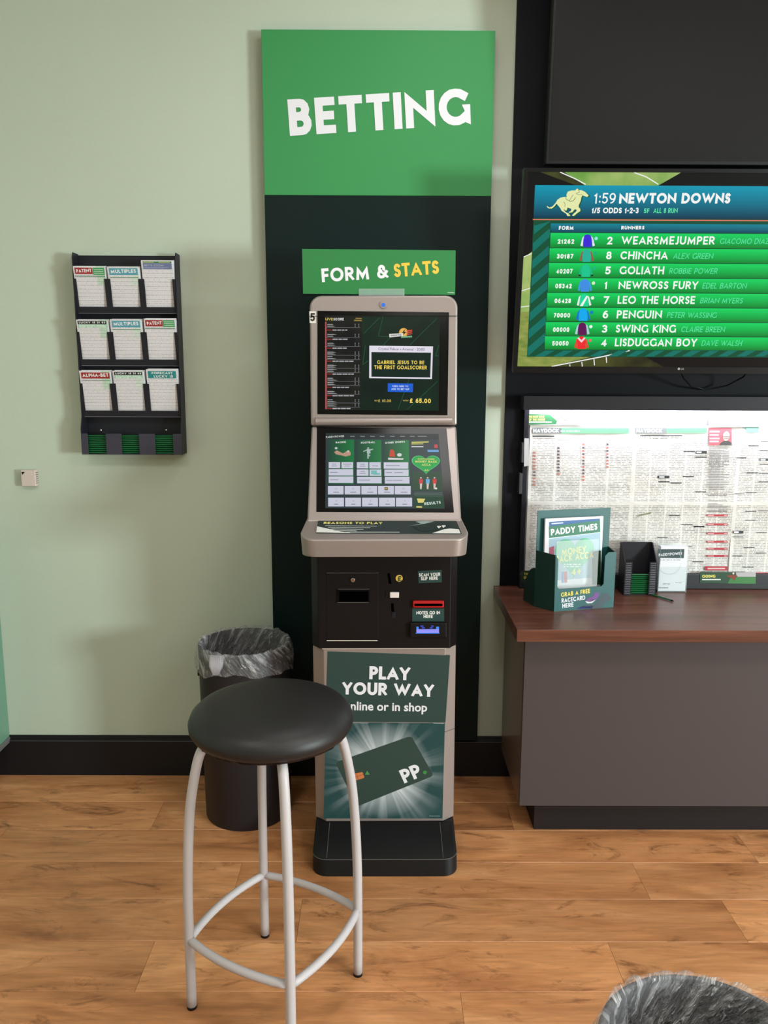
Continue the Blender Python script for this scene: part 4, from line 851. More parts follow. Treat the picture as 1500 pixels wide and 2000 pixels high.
# ================================================================ LOWER TELEVISION (on)
TVB = Vector((0, -0.20, 1.515)); TVV = Vector((0, -0.09, 0.595))
TV = thing('television', 'switched-on wall television showing a green horse racing results board', 'television', (0.98, -0.17, 1.52))
PV = Plane(TVB, (1, 0, 0), TVV, 0.0003)
zv = lambda x, y: (990+x/2.941, 320+y/2.941)
def Zv(p): return [zv(*q) for q in p]
xl_ = 0.4275; xr_ = 1.53; tb = PV.T(1003, 728)[1]; tt = PV.T(1025, 328)[1]
body = [PV.at(xl_, tb), PV.at(xr_, tb), PV.at(xr_, tt), PV.at(xl_, tt)]
MB().prism([p-PV.n*0.035 for p in body], PV.n*0.034).build('body', M_BLACKP, TV, bevel=0.004)
si = (xl_+0.0125, xr_-0.0125, tb+0.021, tt-0.011)
bz = MB()
def bar(a, b, c, d): bz.prism([PV.at(a, c)-PV.n*.001, PV.at(b, c)-PV.n*.001, PV.at(b, d)-PV.n*.001, PV.at(a, d)-PV.n*.001], PV.n*.004)
bar(xl_, xr_, tb, si[2]); bar(xl_, xr_, si[3], tt); bar(xl_, si[0], si[2], si[3]); bar(si[1], xr_, si[2], si[3])
bz.build('bezel', mat('tv_bezel', (12, 12, 15), 0.35, spec=0.2), TV)
MB().box(0.9, 1.1, -0.19, -0.012, 1.70, 1.95).build('wall_bracket', M_BLACKP, TV)
RE = PV.T  # right-hand ends lie outside the frame
def tvp(pts, lay, name, m, lab=None):
    o = MB().p2(PV, pts, lay).build(name, m, TV)
    if lab: o['label'] = lab
    return o
tvp([(si[0], si[2]), (si[1], si[2]), (si[1], si[3]), (si[0], si[3])], 1, 'screen', noise_emit('tv_racecourse', (3, 3, 9), (12, 10, 11), 3, 1.0), 'racecourse picture behind the results board')
def T_(p): x, y = PV.T(*zv(*p)); return (min(max(x, si[0]), si[1]), min(max(y, si[2]), si[3]))
GR = noise_emit('tv_grass', (112, 140, 58), (160, 168, 88), 26, .9, (1, 3, 3)); GB = noise_emit('tv_grass_bright', (96, 160, 60), (180, 200, 120), 9, .9); GD = noise_emit('tv_grass_dark', (30, 26, 16), (84, 88, 40), 9, .9)
tvp([T_(p) for p in ((40, 1185), (260, 1175), (620, 1095), (120, 1095), (130, 800), (80, 700))], 2, 'grass', GR); tvp([T_(p) for p in ((250, 1185), (900, 1185), (760, 1090), (560, 1090))], 2.2, 'grass', GD)
tvp([T_(p) for p in ((66, 850), (140, 850), (150, 500), (90, 540))], 2.3, 'grass', GB); tvp([T_(p) for p in ((190, 40), (1000, 40), (860, 130), (450, 130), (350, 90))], 2.2, 'grass', GB); tvp([T_(p) for p in ((190, 40), (330, 40), (450, 125), (400, 125))], 2.3, 'grass', GD)
rlz = MB(); rlz.line(PV, [T_(p) for p in ((255, 1172), (560, 1105), (705, 1072))], .0035, 3.4); rlz.line(PV, [T_(p) for p in ((305, 45), (390, 85), (452, 118))], .003, 3); rlz.line(PV, [T_(p) for p in ((730, 45), (800, 75), (870, 118))], .003, 3); rlz.line(PV, [T_(p) for p in ((90, 535), (150, 512))], .0025, 3); rlz.line(PV, [T_(p) for p in ((84, 730), (140, 712))], .0025, 3); rlz.line(PV, [T_(p) for p in ((80, 822), (140, 815))], .0025, 3)
for x, y in ((360, 1152), (430, 1138), (500, 1122), (570, 1108)): rlz.line(PV, [T_((x, y)), T_((x+3, min(y+35, 1165)))], .003, 3)
rlz.build('rails', em(235, 238, 235), TV)
tvp([PV.T(*zv(115, 1108)), (si[1]-.03, PV.T(*zv(115, 1106))[1]), (si[1]-.03, PV.T(*zv(160, 125))[1]), PV.T(*zv(162, 125))], 3.2, 'board_background', em(8, 78, 52))
stp = MB(); bl_, bt_ = PV.T(*zv(115, 1108))[1], PV.T(*zv(150, 330))[1]
def tx(x, y): return PV.T(*zv(x, y))
for i in range(16):   # diagonal stripes down the left margin
    y = 330+i*100
    a = [(250-(y-330)*0.045, y-60), (250-(y-330)*0.045, y-10), (155-(y-330)*0.05, y+75), (155-(y-330)*0.05, y+25)]
    pts = [tx(*p) for p in a]
    pts = [(x, min(max(v, bl_), bt_)) for x, v in pts]
    if y+75 < 1120: stp.p2(PV, pts[::-1], 3.5)
for i in range(16):
    x = 160+i*105; stp.p2(PV, [tx(x, 1106), tx(x+55, 1106), tx(x+115, 1072), tx(x+60, 1072)], 3.5)
stp.build('stripes', em(8, 112, 100), TV)
EX = si[1]-.05
def rowbox(y0_, y1_, xa0, xa1, lay, name, m):
    a = tx(xa0, y0_); b = tx(xa1, y1_); return tvp([(b[0], b[1]), (EX, b[1]), (EX, a[1]), (a[0], a[1])], lay, name, m)
hd = tvp([tx(152, 312), (si[1]-.03, tx(152, 314)[1]), (si[1]-.03, tx(162, 122)[1]), tx(162, 122)], 4, 'header_band', grad_emit('tv_header', (6, 150, 178), (8, 50, 76)), 'blue header band')
rowbox(317, 323, 148, 148, 5, 'red_line', em(226, 120, 96)); rowbox(342, 392, 252, 250, 4, 'column_header', grad_emit('tv_colhead', (10, 130, 150), (8, 66, 90)))
BAR = grad_emit('tv_result_bar', (10, 212, 96), (6, 128, 44))
ys = [397, 485, 570, 656, 741, 826, 909, 991, 1070]
names = [('21262', '2', 'WEARSMEJUMPER', 'GIACOMO DIAZ', 1190, 1220, 1500), ('30187', '8', 'CHINCHA', 'ALEX GREEN', 922, 953, 1180), ('40207', '5', 'GOLIATH', 'ROBBIE POWER', 900, 930, 1205), ('05342', '1', 'NEWROSS FURY', 'EDEL BARTON', 1095, 1120, 1372), ('06428', '7', 'LEO THE HORSE', 'BRIAN MYERS', 1077, 1107, 1350), ('70000', '6', 'PENGUIN', 'PETER WASSING', 887, 917, 1200), ('00000', '3', 'SWING KING', 'CLAIRE BREEN', 968, 998, 1247), ('50050', '4', 'LISDUGGAN BOY', 'DAVE WALSH', 1088, 1115, 1345)]
JK = [((58, 40, 214), (220, 220, 245)), ((30, 176, 150), (150, 86, 70)), ((16, 196, 140), (16, 180, 130)), ((60, 140, 226), (60, 150, 226)), ((20, 214, 150), (225, 235, 230)), ((0, 168, 236), (16, 110, 200)), ((92, 12, 84), (180, 200, 220)), ((236, 40, 48), (220, 70, 44))]
white = em(240, 244, 240); mint = em(90, 226, 160)
for i, (fm, no, nm, jk, xe, xj, xje) in enumerate(names):
    y0_, y1_ = ys[i], ys[i+1]-4; dx = -(y0_-397)*0.052
    rowbox(y0_, y1_, 250+dx, 248+dx, 4, 'results_bar', BAR)
    bl2 = y1_-24
    tpx(MB(), PV, nm, zv(655+dx*1.2, y1_-18), zv(xe, y1_-17), 16.2 if i == 0 else 15.6, .185, 6, gap=.12).build('runner_name', white, TV)
    tpx(MB(), PV, jk, zv(xj, y1_-21), zv(xje, y1_-20), 11, .13, 6, gap=.13, slant=.12).build('jockey_name', mint, TV)
    tpx(MB(), PV, fm, zv(290+dx, y1_-22), zv(385+dx*1.05, y1_-22), 9, .22, 6).build('form_figures', white, TV)
    tpx(MB(), PV, no, zv(572+dx*1.1, y1_-18), zv(572+33+dx*1.1 if no != '1' else 590+dx*1.1, y1_-18), 15, .18, 6).build('runner_number', white, TV)
    cx_, base = 463+dx*1.15, y1_-3
    def j(pts): return [tx(cx_+x, base-y) for x, y in pts]
    jm = MB().p2(PV, j([(-24, 0), (24, 0), (25, 45), (18, 66), (6, 72), (-6, 72), (-18, 66), (-25, 45)]), 5.5); jm.build('silks', em(*JK[i][0]), TV)
    MB().p2(PV, j([(-42, 8), (-29, 4), (-23, 48), (-19, 64), (-30, 54)]), 5.6).build('silks_sleeve', em(*JK[i][1]), TV); sm = MB().p2(PV, j([(29, 4), (42, 8), (30, 54), (19, 64), (23, 48)]), 5.6); sm.build('silks_sleeve', em(*JK[i][1]), TV)
    cp = tx(cx_+49, base-49); MB().disc(PV, cp[0], cp[1], .0052, 5.5, 12).build('riding_cap', em(*[(150, 225, 225), (16, 170, 120), (16, 180, 130), (215, 235, 200), (235, 240, 235), (16, 110, 200), (225, 245, 235), (220, 110, 100)][i]), TV)
    if i == 0: MB().p2(PV, j([(-36, 10), (-28, 10), (-28, 18), (-36, 18)]), 6).p2(PV, j([(28, 10), (36, 10), (36, 18), (28, 18)]), 6).build('silks_hoops', white, TV)
    if i == 4: MB().p2(PV, j([(-24, 2), (-8, 2), (22, 56), (14, 62)]), 6).build('silks_sash', white, TV)
    if i == 7: MB().p2(PV, j([(0, 36), (8, 44), (24, 62), (14, 66), (0, 50), (-14, 66), (-24, 62), (-8, 44)]), 6).build('silks_chevron', em(240, 215, 220), TV)
    if i == 2: MB().p2(PV, j([(-43, 6), (-30, 2), (-29, 12), (-41, 14)]), 6).p2(PV, j([(30, 2), (43, 6), (41, 14), (29, 12)]), 6).build('silks_cuffs', em(10, 40, 20), TV)
tpx(MB(), PV, '1:59', zv(497, 228), zv(622, 228), 20.5, .13, 6, gap=.1).build('race_time', white, TV); tpx(MB(), PV, 'NEWTON DOWNS', zv(642, 228), zv(1280, 228), 20.5, .23, 6, gap=.08).build('course_name', white, TV)
tpx(MB(), PV, '1/5 ODDS 1-2-3', zv(486, 284), zv(755, 284), 11, .21, 6, gap=.08).build('odds_line', white, TV); tpx(MB(), PV, '5F', zv(785, 283), zv(816, 283), 9, .18, 6).build('odds_line', mint, TV); tpx(MB(), PV, 'ALL 8 RUN', zv(840, 283), zv(978, 283), 10, .18, 6).build('odds_line', mint, TV)
tpx(MB(), PV, 'FORM', zv(297, 379), zv(382, 379), 7.5, .24, 6).build('column_title', white, TV); tpx(MB(), PV, 'RUNNERS', zv(655, 377), zv(788, 377), 7, .24, 6).build('column_title', white, TV)
# racehorse emblem
zh = lambda x, y: (1040+x*220/1500, 350+y*160/1091)
hp = [(190, 355), (225, 378), (265, 362), (305, 318), (330, 275), (372, 245), (420, 238), (455, 236), (450, 205), (470, 165), (520, 150), (570, 150), (585, 128), (605, 128), (612, 150), (625, 145), (650, 146), (700, 170), (735, 205), (745, 222), (725, 238), (665, 215), (650, 240), (640, 290), (615, 345), (612, 370), (635, 395), (635, 425), (590, 455), (550, 490), (525, 488), (535, 468), (580, 430), (590, 408), (560, 400), (530, 440), (490, 448), (478, 438), (510, 425), (515, 395), (465, 378), (455, 415), (440, 420), (425, 405), (410, 400), (440, 440), (480, 455), (503, 490), (465, 492), (445, 458), (385, 420), (368, 385), (340, 350), (320, 325), (290, 365), (255, 392), (215, 390), (192, 372)]
def earclip(pts):
    from mathutils.geometry import tessellate_polygon
    return tessellate_polygon([[Vector((x, y, 0)) for x, y in pts]])
def shape(P, pts, lay, flip=False):
    mb = MB(); mb.v = [tuple(P.at(x, y, lay)) for x, y in pts]; mb.f = [tuple(t) for t in earclip(pts)]; return mb
shape(PV, [PV.T(*zh(*p)) for p in hp], 6).build('racehorse_emblem', em(226, 232, 170), TV)['label'] = 'pale yellow galloping racehorse emblem'
shape(PV, [PV.T(*zh(x+16, y+8)) for x, y in hp], 5).build('emblem_shadow', em(8, 88, 50), TV)
MB().linepx(PV, [zh(*p) for p in ((440, 240), (450, 270), (500, 296), (540, 290), (575, 240))], .0012, 7).linepx(PV, [zh(*p) for p in ((540, 208), (490, 285))], .001, 7).linepx(PV, [zh(*p) for p in ((612, 150), (625, 172), (580, 188), (600, 205), (665, 208))], .001, 7).linepx(PV, [zh(*p) for p in ((415, 300), (432, 330), (428, 370))], .001, 7).build('emblem_lines', em(20, 60, 40), TV)
q = PV.T(1325, 720); MB().disc(PV, q[0], q[1], .0042, 15, 14).build('maker_mark', mat('tv_logo', (140, 140, 145), .4), TV); tpx(MB(), PV, 'LG', (1329, 722), (1334.5, 722), 3.8, .22, 15).build('maker_mark', mat('tv_logo', (1, 1, 1)), TV)
# loop of black cable under the television
cb = MB().tube([at(1328, 722, -0.16), at(1335, 738, -0.09), at(1350, 755, -0.05), at(1380, 761, -0.03), at(1420, 753, -0.05), at(1452, 736, -0.09), at(1462, 722, -0.16)], 0.0025, 8).build('cable', M_BLACKP, smooth=True)
tag(origin_to(cb, at(1380, 755, -0.06)), 'thin black cable hanging in a loop under the television', 'cable')

# ================================================================ UPPER TELEVISION (off)
YU = -0.15; ux = at(1070, 200, YU).x; uz = at(1270, 322, YU).z
T2 = thing('television', 'large switched-off black screen above the racing television', 'television', (ux+0.7, YU+0.03, uz))
T2B = Vector((0, YU, uz)); PV2 = Plane(T2B, (1, 0, 0), (0, -0.05, 0.7), 0.0003)
bd = [PV2.at(ux, 0), PV2.at(ux+1.4, 0), PV2.at(ux+1.4, 0.76), PV2.at(ux, 0.76)]
MB().prism([p-PV2.n*0.04 for p in bd], PV2.n*0.04).build('body', M_BLACKP, T2, bevel=0.003)
MB().prism([PV2.at(ux+.010, .012), PV2.at(ux+1.39, .012), PV2.at(ux+1.39, .75), PV2.at(ux+.010, .75)], PV2.n*0.001).build('screen', mat('tv_dark_screen', (27, 25, 27), 0.4, spec=0.12), T2)
MB().box(ux+0.6, ux+0.8, YU+0.03, -0.012, uz+0.2, uz+0.45).build('wall_bracket', M_BLACKP, T2)

# ================================================================ LIT NOTICEBOARD
NX0, NX1 = 0.487, 2.35
N_ = thing('noticeboard', 'long graphite framed noticeboard with light under its hood', 'noticeboard', (1.4, -0.03, 0.7495))
MB().box(NX0+0.012, NX1-0.01, -0.026, -0.0125, 0.752, 1.43).build('back_board', mat('board_grey_felt', (150, 150, 158), 0.8), N_)
MB().xsec([(-0.0125, 1.437), (-0.102, 1.437), (-0.102, 1.3895), (-0.096, 1.3895), (-0.096, 1.431), (-0.0125, 1.431)], NX0-0.004, NX1).build('hood', M_FRAME, N_, bevel=0.001); MB().box(NX0-0.004, NX0+0.010, -0.0955, -0.0125, 1.3895, 1.4305).build('hood_end', M_FRAME, N_)
MB().box(NX0+0.01, NX0+0.028, -0.040, -0.0125, 0.7495, 1.389).build('side_frame', M_FRAME, N_, bevel=0.002); MB().box(NX1-0.02, NX1, -0.050, -0.0125, 0.7495, 1.389).build('side_frame', M_FRAME, N_, bevel=0.002)
MB().box(NX0+0.012, NX1-0.01, -0.055, -0.0125, 0.7495, at(1300, 1121, -0.05).z).build('bottom_rail', mat('rail_black', (30, 30, 36), .5), N_, bevel=0.002)
MB().box(NX0+0.05, NX1-0.05, -0.0945, -0.088, 1.396, 1.428).build('light_strip', mat('led_strip', (235, 240, 255), 0.5, emit=54.0), N_)['label'] = 'glowing light strip under the hood'
YN = -0.030
def sheet(label, x0_, x1_, y0_, y1_, cols, seed, Y=YN, ink=.62):
    a = at(x0_, y1_, Y); b = at(x1_, y0_, Y); W, H_ = at(x1_, y1_, Y).x-a.x, b.z-a.z
    t = thing('newspaper_page', label, 'newspaper', (a.x+W/2, Y, a.z), group='newspaper pages pinned to the noticeboard')
    nx, nz = 26, 34; mb = MB(); R = random.Random(seed)
    ph = [R.uniform(0, 6) for _ in range(4)]
    for jz in range(nz+1):
        for ix in range(nx+1):
            u, v = ix/nx, jz/nz
            d = 0.0016*math.sin(u*9+ph[0])*math.sin(v*6+ph[1])+0.001*math.sin(u*21+v*13+ph[2])-0.004*math.exp(-((v-.5)/.018)**2)-0.0025*math.exp(-((u-.985)/.03)**2)
            mb.v.append((a.x+W*u, Y+d, a.z+H_*v))
    mb.f = [(jz*(nx+1)+ix, jz*(nx+1)+ix+1, (jz+1)*(nx+1)+ix+1, (jz+1)*(nx+1)+ix) for jz in range(nz) for ix in range(nx)]
    mb.build('sheet', newsprint('newsprint_%d' % seed, cols, 92, ink, seed), t, smooth=True)
    return t, Plane((0, Y-0.0035, 0), (1, 0, 0), (0, 0, 1), 0.0003)
z7 = lambda x, y: (960+x/2.7778, 760+y/2.7778)
z6 = lambda x, y: (1250+x/6, 760+y/6)
zq = lambda x, y: (1350+x/10, 960+y/10)
def rect7(mb, P, x0_, y0_, x1_, y1_, f=z7, lay=2): return mb.pp(P, [f(x0_, y1_), f(x1_, y1_), f(x1_, y0_), f(x0_, y0_)], lay)
K1 = pr(40, 40, 42); G1 = pr(96, 160, 116); R1 = pr(170, 40, 56)
n1, P1 = sheet('leftmost newspaper racing page headed HAYDOCK behind the green cardboard holder', 1025, 1226, 831, 1128, 4, 11)
rect7(MB(), P1, 222, 210, 380, 240).build('heading', pr(96, 100, 100), n1); rect7(MB(), P1, 372, 211, 745, 240, lay=1.5).build('heading', G1, n1)
tpx(MB(), P1, 'HAYDOCK', z7(226, 236), z7(365, 236), 7.6, .24, 3, gap=.07).build('lettering', M_WHITE, n1)
scribble(MB(), P1, 1095, 840, 1132, 844, 1, 3, seed=2).build('small_print', M_WHITE, n1)
rect7(MB(), P1, 222, 252, 340, 259).build('black_bars', K1, n1)
sk_ = MB(); sk2 = MB(); R = random.Random(5)
for cx_, n0, n9 in ((232, 340, 520), (362, 315, 470), (497, 295, 490), (628, 295, 430)):
    y = n0
    while y < n9: (sk_ if R.random() < .6 else sk2).pp(P1, [z7(cx_-6, y+10), z7(cx_+8, y+10), z7(cx_+6, y), z7(cx_-4, y)], 2); y += 17.5
sk_.build('silks_prints', pr(96, 84, 92), n1)['kind'] = 'stuff'; sk2.build('silks_prints', pr(186, 112, 104), n1)['kind'] = 'stuff'
n2, P2 = sheet('middle newspaper page headed HAYDOCK with red portrait box and red bars', 1223, 1425, 831, 1129, 6, 12, -0.0285)
rect7(MB(), P2, 780, 210, 950, 240).build('heading', pr(110, 114, 112), n2); rect7(MB(), P2, 925, 211, 1168, 238, lay=1.5).build('heading', G1, n2)
tpx(MB(), P2, 'HAYDOCK', z7(785, 236), z7(925, 236), 7.6, .24, 3, gap=.07).build('lettering', M_WHITE, n2)
rd = MB()
for y in (448, 622, 800, 962, 1100, 1240): rect7(rd, P2, 305, y, 712, y+38, zq)
rect7(rd, P2, 268, 1462, 712, 1540, zq); rd.build('red_bars', R1, n2); mm = MB()
for y in (448, 622, 800, 962, 1100, 1240): rect7(mm, P2, 320, y+13, 440, y+26, zq, 3); rect7(mm, P2, 640, y+13, 700, y+26, zq, 3)
rect7(mm, P2, 320, 1490, 660, 1515, zq, 3); mm.build('small_print', pr(220, 180, 184), n2)
bb_ = MB()
for a in ((205, 1014, 345, 1046, 0), (510, 724, 640, 736, 0), (653, 724, 782, 756, 0), (650, 792, 782, 804, 0), (215, 1080, 345, 1092, 0), (355, 1096, 487, 1106, 0), (500, 1018, 632, 1028, 0), (0, 540, 495, 553, 0)): rect7(bb_, P2, *a[:4], f=z6)
for a in ((0, 635, 25, 650), (50, 680, 260, 696), (35, 1365, 245, 1380), (80, 0, 290, 14)): rect7(bb_, P2, *a, f=zq)
for a in ((965, 683, 1023, 688), (1098, 743, 1155, 748), (1030, 732, 1090, 736), (1060, 853, 1088, 857), (1090, 934, 1150, 938), (900, 803, 955, 807), (1105, 556, 1163, 559), (970, 507, 1028, 511)): rect7(bb_, P2, *a)
bb_.build('black_bars', K1, n2); bw = MB(); rect7(bw, P2, 225, 1022, 285, 1038, z6, 3); rect7(bw, P2, 662, 732, 720, 748, z6, 3); bw.build('small_print', M_WHITE, n2)
rect7(MB(), P2, 805, 455, 1075, 657, z6, 2).build('portrait_box', pr(206, 84, 96), n2); x_, y_ = P2.T(*z6(1010, 550)); MB().disc(P2, x_, y_, .0115, 3, ry=.0165).build('portrait_face', pr(206, 186, 176), n2)
MB().pp(P2, [z6(925, 657), z6(1075, 657), z6(1072, 625), z6(1035, 605), z6(985, 605), z6(940, 630)], 2.6).build('portrait_jacket', pr(60, 56, 58), n2); mm = MB(); rect7(mm, P2, 965, 553, 1050, 562, z6, 4); rect7(mm, P2, 978, 577, 1038, 584, z6, 4); mm.build('portrait_features', pr(90, 70, 66), n2)
mm = MB(); [rect7(mm, P2, 815, y, 930-10*(i % 2), y+16, z6, 3) for i, y in enumerate((490, 530, 570, 605))]; mm.build('small_print', M_WHITE, n2)
tl = MB()
R = random.Random(8)
for i, y in enumerate(range(675, 1170, 19)): rect7(tl, P2, 805, y, 1045-R.choice((0, 0, 10, 60)), y+7, z6)
for y in (40, 70, 175, 230, 255, 285, 312, 365, 390): rect7(tl, P2, 325, y, 700, y+10, zq)
tl.build('article_lines', pr(120, 112, 112), n2)
dd = MB(); dd.pp(P2, [z7(790, 692), z7(868, 675), z7(862, 668), z7(800, 683)], 2); dd.build('pencil_print', pr(120, 126, 96), n2)
n3, P3 = sheet('newspaper page at the right edge of the view beside the red bars', 1421, 1634, 831, 1129, 6, 13)
bb_ = MB()
for a in ((1130, 800, 1245, 810), (1270, 660, 1390, 670), (1405, 716, 1540, 724), (1400, 812, 1540, 842), (1400, 878, 1540, 886), (1250, 976, 1380, 986), (1395, 985, 1540, 993), (1390, 1082, 1540, 1090), (1415, 608, 1540, 616)): rect7(bb_, P3, *a, f=z6)
for a in ((850, 38, 1045, 50), (1075, 18, 1280, 30), (1060, 380, 1270, 395), (1055, 555, 1260, 568), (820, 768, 1020, 818), (820, 878, 1015, 890), (800, 1252, 1000, 1264), (1030, 1088, 1240, 1100), (1010, 1468, 1220, 1480), (1300, 370, 1500, 382), (1280, 796, 1480, 808), (1265, 1195, 1470, 1207)): rect7(bb_, P3, *a, f=zq)
bb_.build('black_bars', K1, n3); rect7(rect7(MB(), P3, 1240, 440, 1390, 508, z6), P3, 1200, 448, 1240, 460, z6).build('heading', pr(110, 156, 146), n3); rect7(MB(), P3, 1270, 1580, 1640, 1618, zq).build('red_bars', R1, n3); bw = MB(); rect7(bw, P3, 835, 775, 925, 808, zq, 3); rect7(bw, P3, 1412, 820, 1470, 836, z6, 3); bw.build('small_print', M_WHITE, n3)
n4, P4 = sheet('newspaper page farthest right on the lit noticeboard, outside the view', 1636, 1850, 831, 1129, 6, 14)
def strip(name_, label, px, col, Y=-0.034):
    P_ = Plane((0, Y, 0), (1, 0, 0), (0, 0, 1), 0.0003); pts = [P_.T(*p) for p in px]; cx = sum(p[0] for p in pts)/4; cz = min(p[1] for p in pts)
    t = thing(name_, label, 'card strip', (cx, Y, cz), group='printed card strips on the noticeboard')
    MB().prism([P_.at(x, y) for x, y in pts], (0, 0.0005, 0)).build('card', pr(*col), t); return t, P_
zs2 = lambda x, y: (1010+x/6.25, 760+y/6.25)
s1, Pq = strip('card_strip', 'pale card strip with green end at the top left of the noticeboard', [zs2(110, 437), zs2(826, 437), zs2(826, 285), zs2(115, 297)], (222, 222, 218), -0.0385)
MB().pp(Pq, [zs2(112, 436), zs2(475, 430), zs2(490, 390), zs2(400, 310), zs2(115, 299)], 1).build('green_print', pr(40, 96, 58), s1)
tpx(tpx(MB(), Pq, 'THE RIGHT HOME', zs2(145, 350), zs2(330, 348), 4, .2, 2), Pq, 'OF THE HORSE', zs2(140, 387), zs2(340, 385), 4.6, .2, 2).build('lettering', pr(226, 220, 110), s1); rect7(MB(), Pq, 145, 397, 420, 410, zs2, 2).build('small_print', M_WHITE, s1)
MB().pp(Pq, [zs2(525, 358), zs2(548, 358), zs2(545, 322), zs2(532, 322)], 1).pp(Pq, [zs2(540, 380), zs2(600, 384), zs2(618, 368), zs2(560, 374)], 1).build('small_print', pr(90, 90, 90), s1)
s2, Pq2 = strip('card_strip', 'white card strip with pale green outline at the top right of the noticeboard', [z6(805, 440), z6(1486, 440), z6(1486, 238), z6(805, 262)], (226, 226, 226), -0.0385)
gg = MB(); rect7(gg, Pq2, 820, 378, 1150, 400, z6, 1); rect7(gg, Pq2, 820, 335, 836, 380, z6, 1); rect7(gg, Pq2, 1146, 322, 1162, 384, z6, 1); gg.build('green_print', pr(110, 180, 124), s2); MB().pp(Pq2, [z6(1208, 345), z6(1222, 345), z6(1220, 305), z6(1210, 305)], 1).pp(Pq2, [z6(1240, 345), z6(1280, 340), z6(1275, 334), z6(1240, 338)], 1).build('small_print', pr(120, 120, 120), s2)
s3, Pq3 = strip('card_strip', 'dark green card strip reading GOING on the bottom rail', [zq(168, 1785), zq(1262, 1805), zq(1262, 1578), zq(175, 1572)], (34, 66, 46), -0.0565)
MB().pp(Pq3, [zq(715, 1795), zq(1258, 1802), zq(1260, 1670), zq(900, 1668), zq(860, 1640), zq(760, 1700)], 1).build('grass_print', pr(56, 116, 60), s3); MB().pp(Pq3, [zq(890, 1665), zq(1260, 1665), zq(1260, 1580), zq(870, 1580)], 1).build('sky_print', pr(172, 166, 172), s3)
tpx(MB(), Pq3, 'GOING', zq(212, 1682), zq(470, 1680), 5.6, .24, 2).build('lettering', pr(232, 220, 110), s3); rect7(MB(), Pq3, 210, 1708, 575, 1730, zq, 2).build('small_print', pr(210, 214, 210), s3)
MB().pp(Pq3, [zq(700, 1660), zq(780, 1690), zq(850, 1740), zq(860, 1690), zq(910, 1650), zq(840, 1620), zq(700, 1635)], 2).build('racehorse_print', pr(120, 54, 36), s3); x_, y_ = Pq3.T(*zq(822, 1598)); MB().disc(Pq3, x_, y_, .0035, 3, 10).build('rider_print', pr(214, 204, 200), s3)
s4, Pq4 = strip('card_strip', 'small dark green card strip at the bottom left, behind the cardboard holder', [z7(160, 1048), z7(300, 1048), z7(300, 985), z7(160, 985)], (36, 58, 38), -0.0565)
tpx(tpx(MB(), Pq4, 'THE RIGHT', z7(176, 1010), z7(262, 1010), 5, .22, 2), Pq4, 'OF THE', z7(174, 1030), z7(232, 1030), 5.2, .22, 2).build('lettering', pr(222, 206, 90), s4)
# crumpled paper tab and clips on the left side frame
q = at(1028, 877, -0.05); mb = MB(); a = [at(*z7(x, y), -0.046) for x, y in ((176, 420), (203, 415), (203, 268), (178, 266))]; mb.prism(a, (0, -0.0012, 0)); pt = mb.build('paper_tab', pr(186, 184, 190)); tag(origin_to(pt, a[0]), 'torn white paper tab on the left edge of the noticeboard frame', 'paper')
for (xa, ya, yb) in ((163, 290, 400), (150, 458, 570)):
    a0 = at(*z7(xa, yb), -0.05); a1 = at(*z7(xa+14, ya), -0.05); MB().box(a0.x, a1.x+0.004, -0.046, -0.013, a0.z, a1.z).build('hinge', mat('hinge_grey', (60, 60, 66), .4), N_, bevel=0.001)

# ================================================================ COUNTER
WZ = 0.7488
wt = MB().box(0.4112, 3.3, -0.5255, -0.0125, WZ-0.0385, WZ).build('worktop', M_WALNUT, bevel=0.0015); tag(origin_to(wt, (1.86, -0.27, WZ-0.0385)), 'walnut wood-effect worktop running along the wall', 'worktop')
C_ = thing('counter_cabinet', 'dark grey cabinet unit under the walnut worktop', 'cabinet', (1.86, -0.2, 0))
MB().box(0.4565, 3.26, -0.422, -0.404, 0.114, WZ-0.039).build('front_panel', M_CAB, C_, bevel=0.001)
MB().box(0.4565, 0.4745, -0.4035, -0.0185, 0.114, WZ-0.039).build('side_panel', M_CABSIDE, C_, bevel=0.001)['label'] = 'brown side panel'
MB().box(0.4745, 3.26, -0.4035, -0.0185, 0.110, 0.126).build('bottom_board', M_CAB, C_); MB().box(0.517, 3.24, -0.372, -0.354, 0, 0.1095).build('plinth', M_PLINTH, C_); MB().box(0.517, 0.535, -0.3535, -0.0185, 0, 0.1095).build('plinth', M_PLINTH, C_)
MB().box(3.242, 3.26, -0.4035, -0.0185, 0.126, WZ-0.039).build('side_panel', M_CABSIDE, C_)

# ================================================================ RACECARD HOLDER
yaw = math.radians(14.7)
H_ = thing('leaflet_holder', 'dark teal cardboard holder reading GRAB A FREE RACECARD HERE on the worktop', 'leaflet holder', (0.5625, -0.3386, WZ), (0, 0, yaw))
FP = Plane((0, 0, 0), (1, 0, 0), (0, 0, 1), 0.0003, H_)
ft = lambda *p: FP.T(*z7(*p))
Wd = 0.2158; hL = ft(322, 905)[1]; hR = ft(655, 885)[1]; cl_, cr_ = ft(360, 1000)[0], ft(612, 1000)[0]; cb_ = ft(480, 1078)[1]
frp = [(0, 0), (Wd, 0), (Wd, hR), (cr_+.012, hR), (cr_, hR-.012), (cr_, cb_+.008), (cr_-.008, cb_), (cl_+.008, cb_), (cl_, cb_+.008), (cl_, hL-.012), (cl_-.012, hL), (0, hL)]
m_ = shape(FP, frp, 0); n_ = len(frp); back = [tuple(FP.at(x, y)+Vector((0, .003, 0))) for x, y in frp]; m_.v += back; m_.f += [tuple(n_+i for i in t[::-1]) for t in m_.f]+[(i, (i+1) % n_, n_+(i+1) % n_, n_+i) for i in range(n_)]
m_.build('front_panel', M_TEALCARD, H_, local=True)
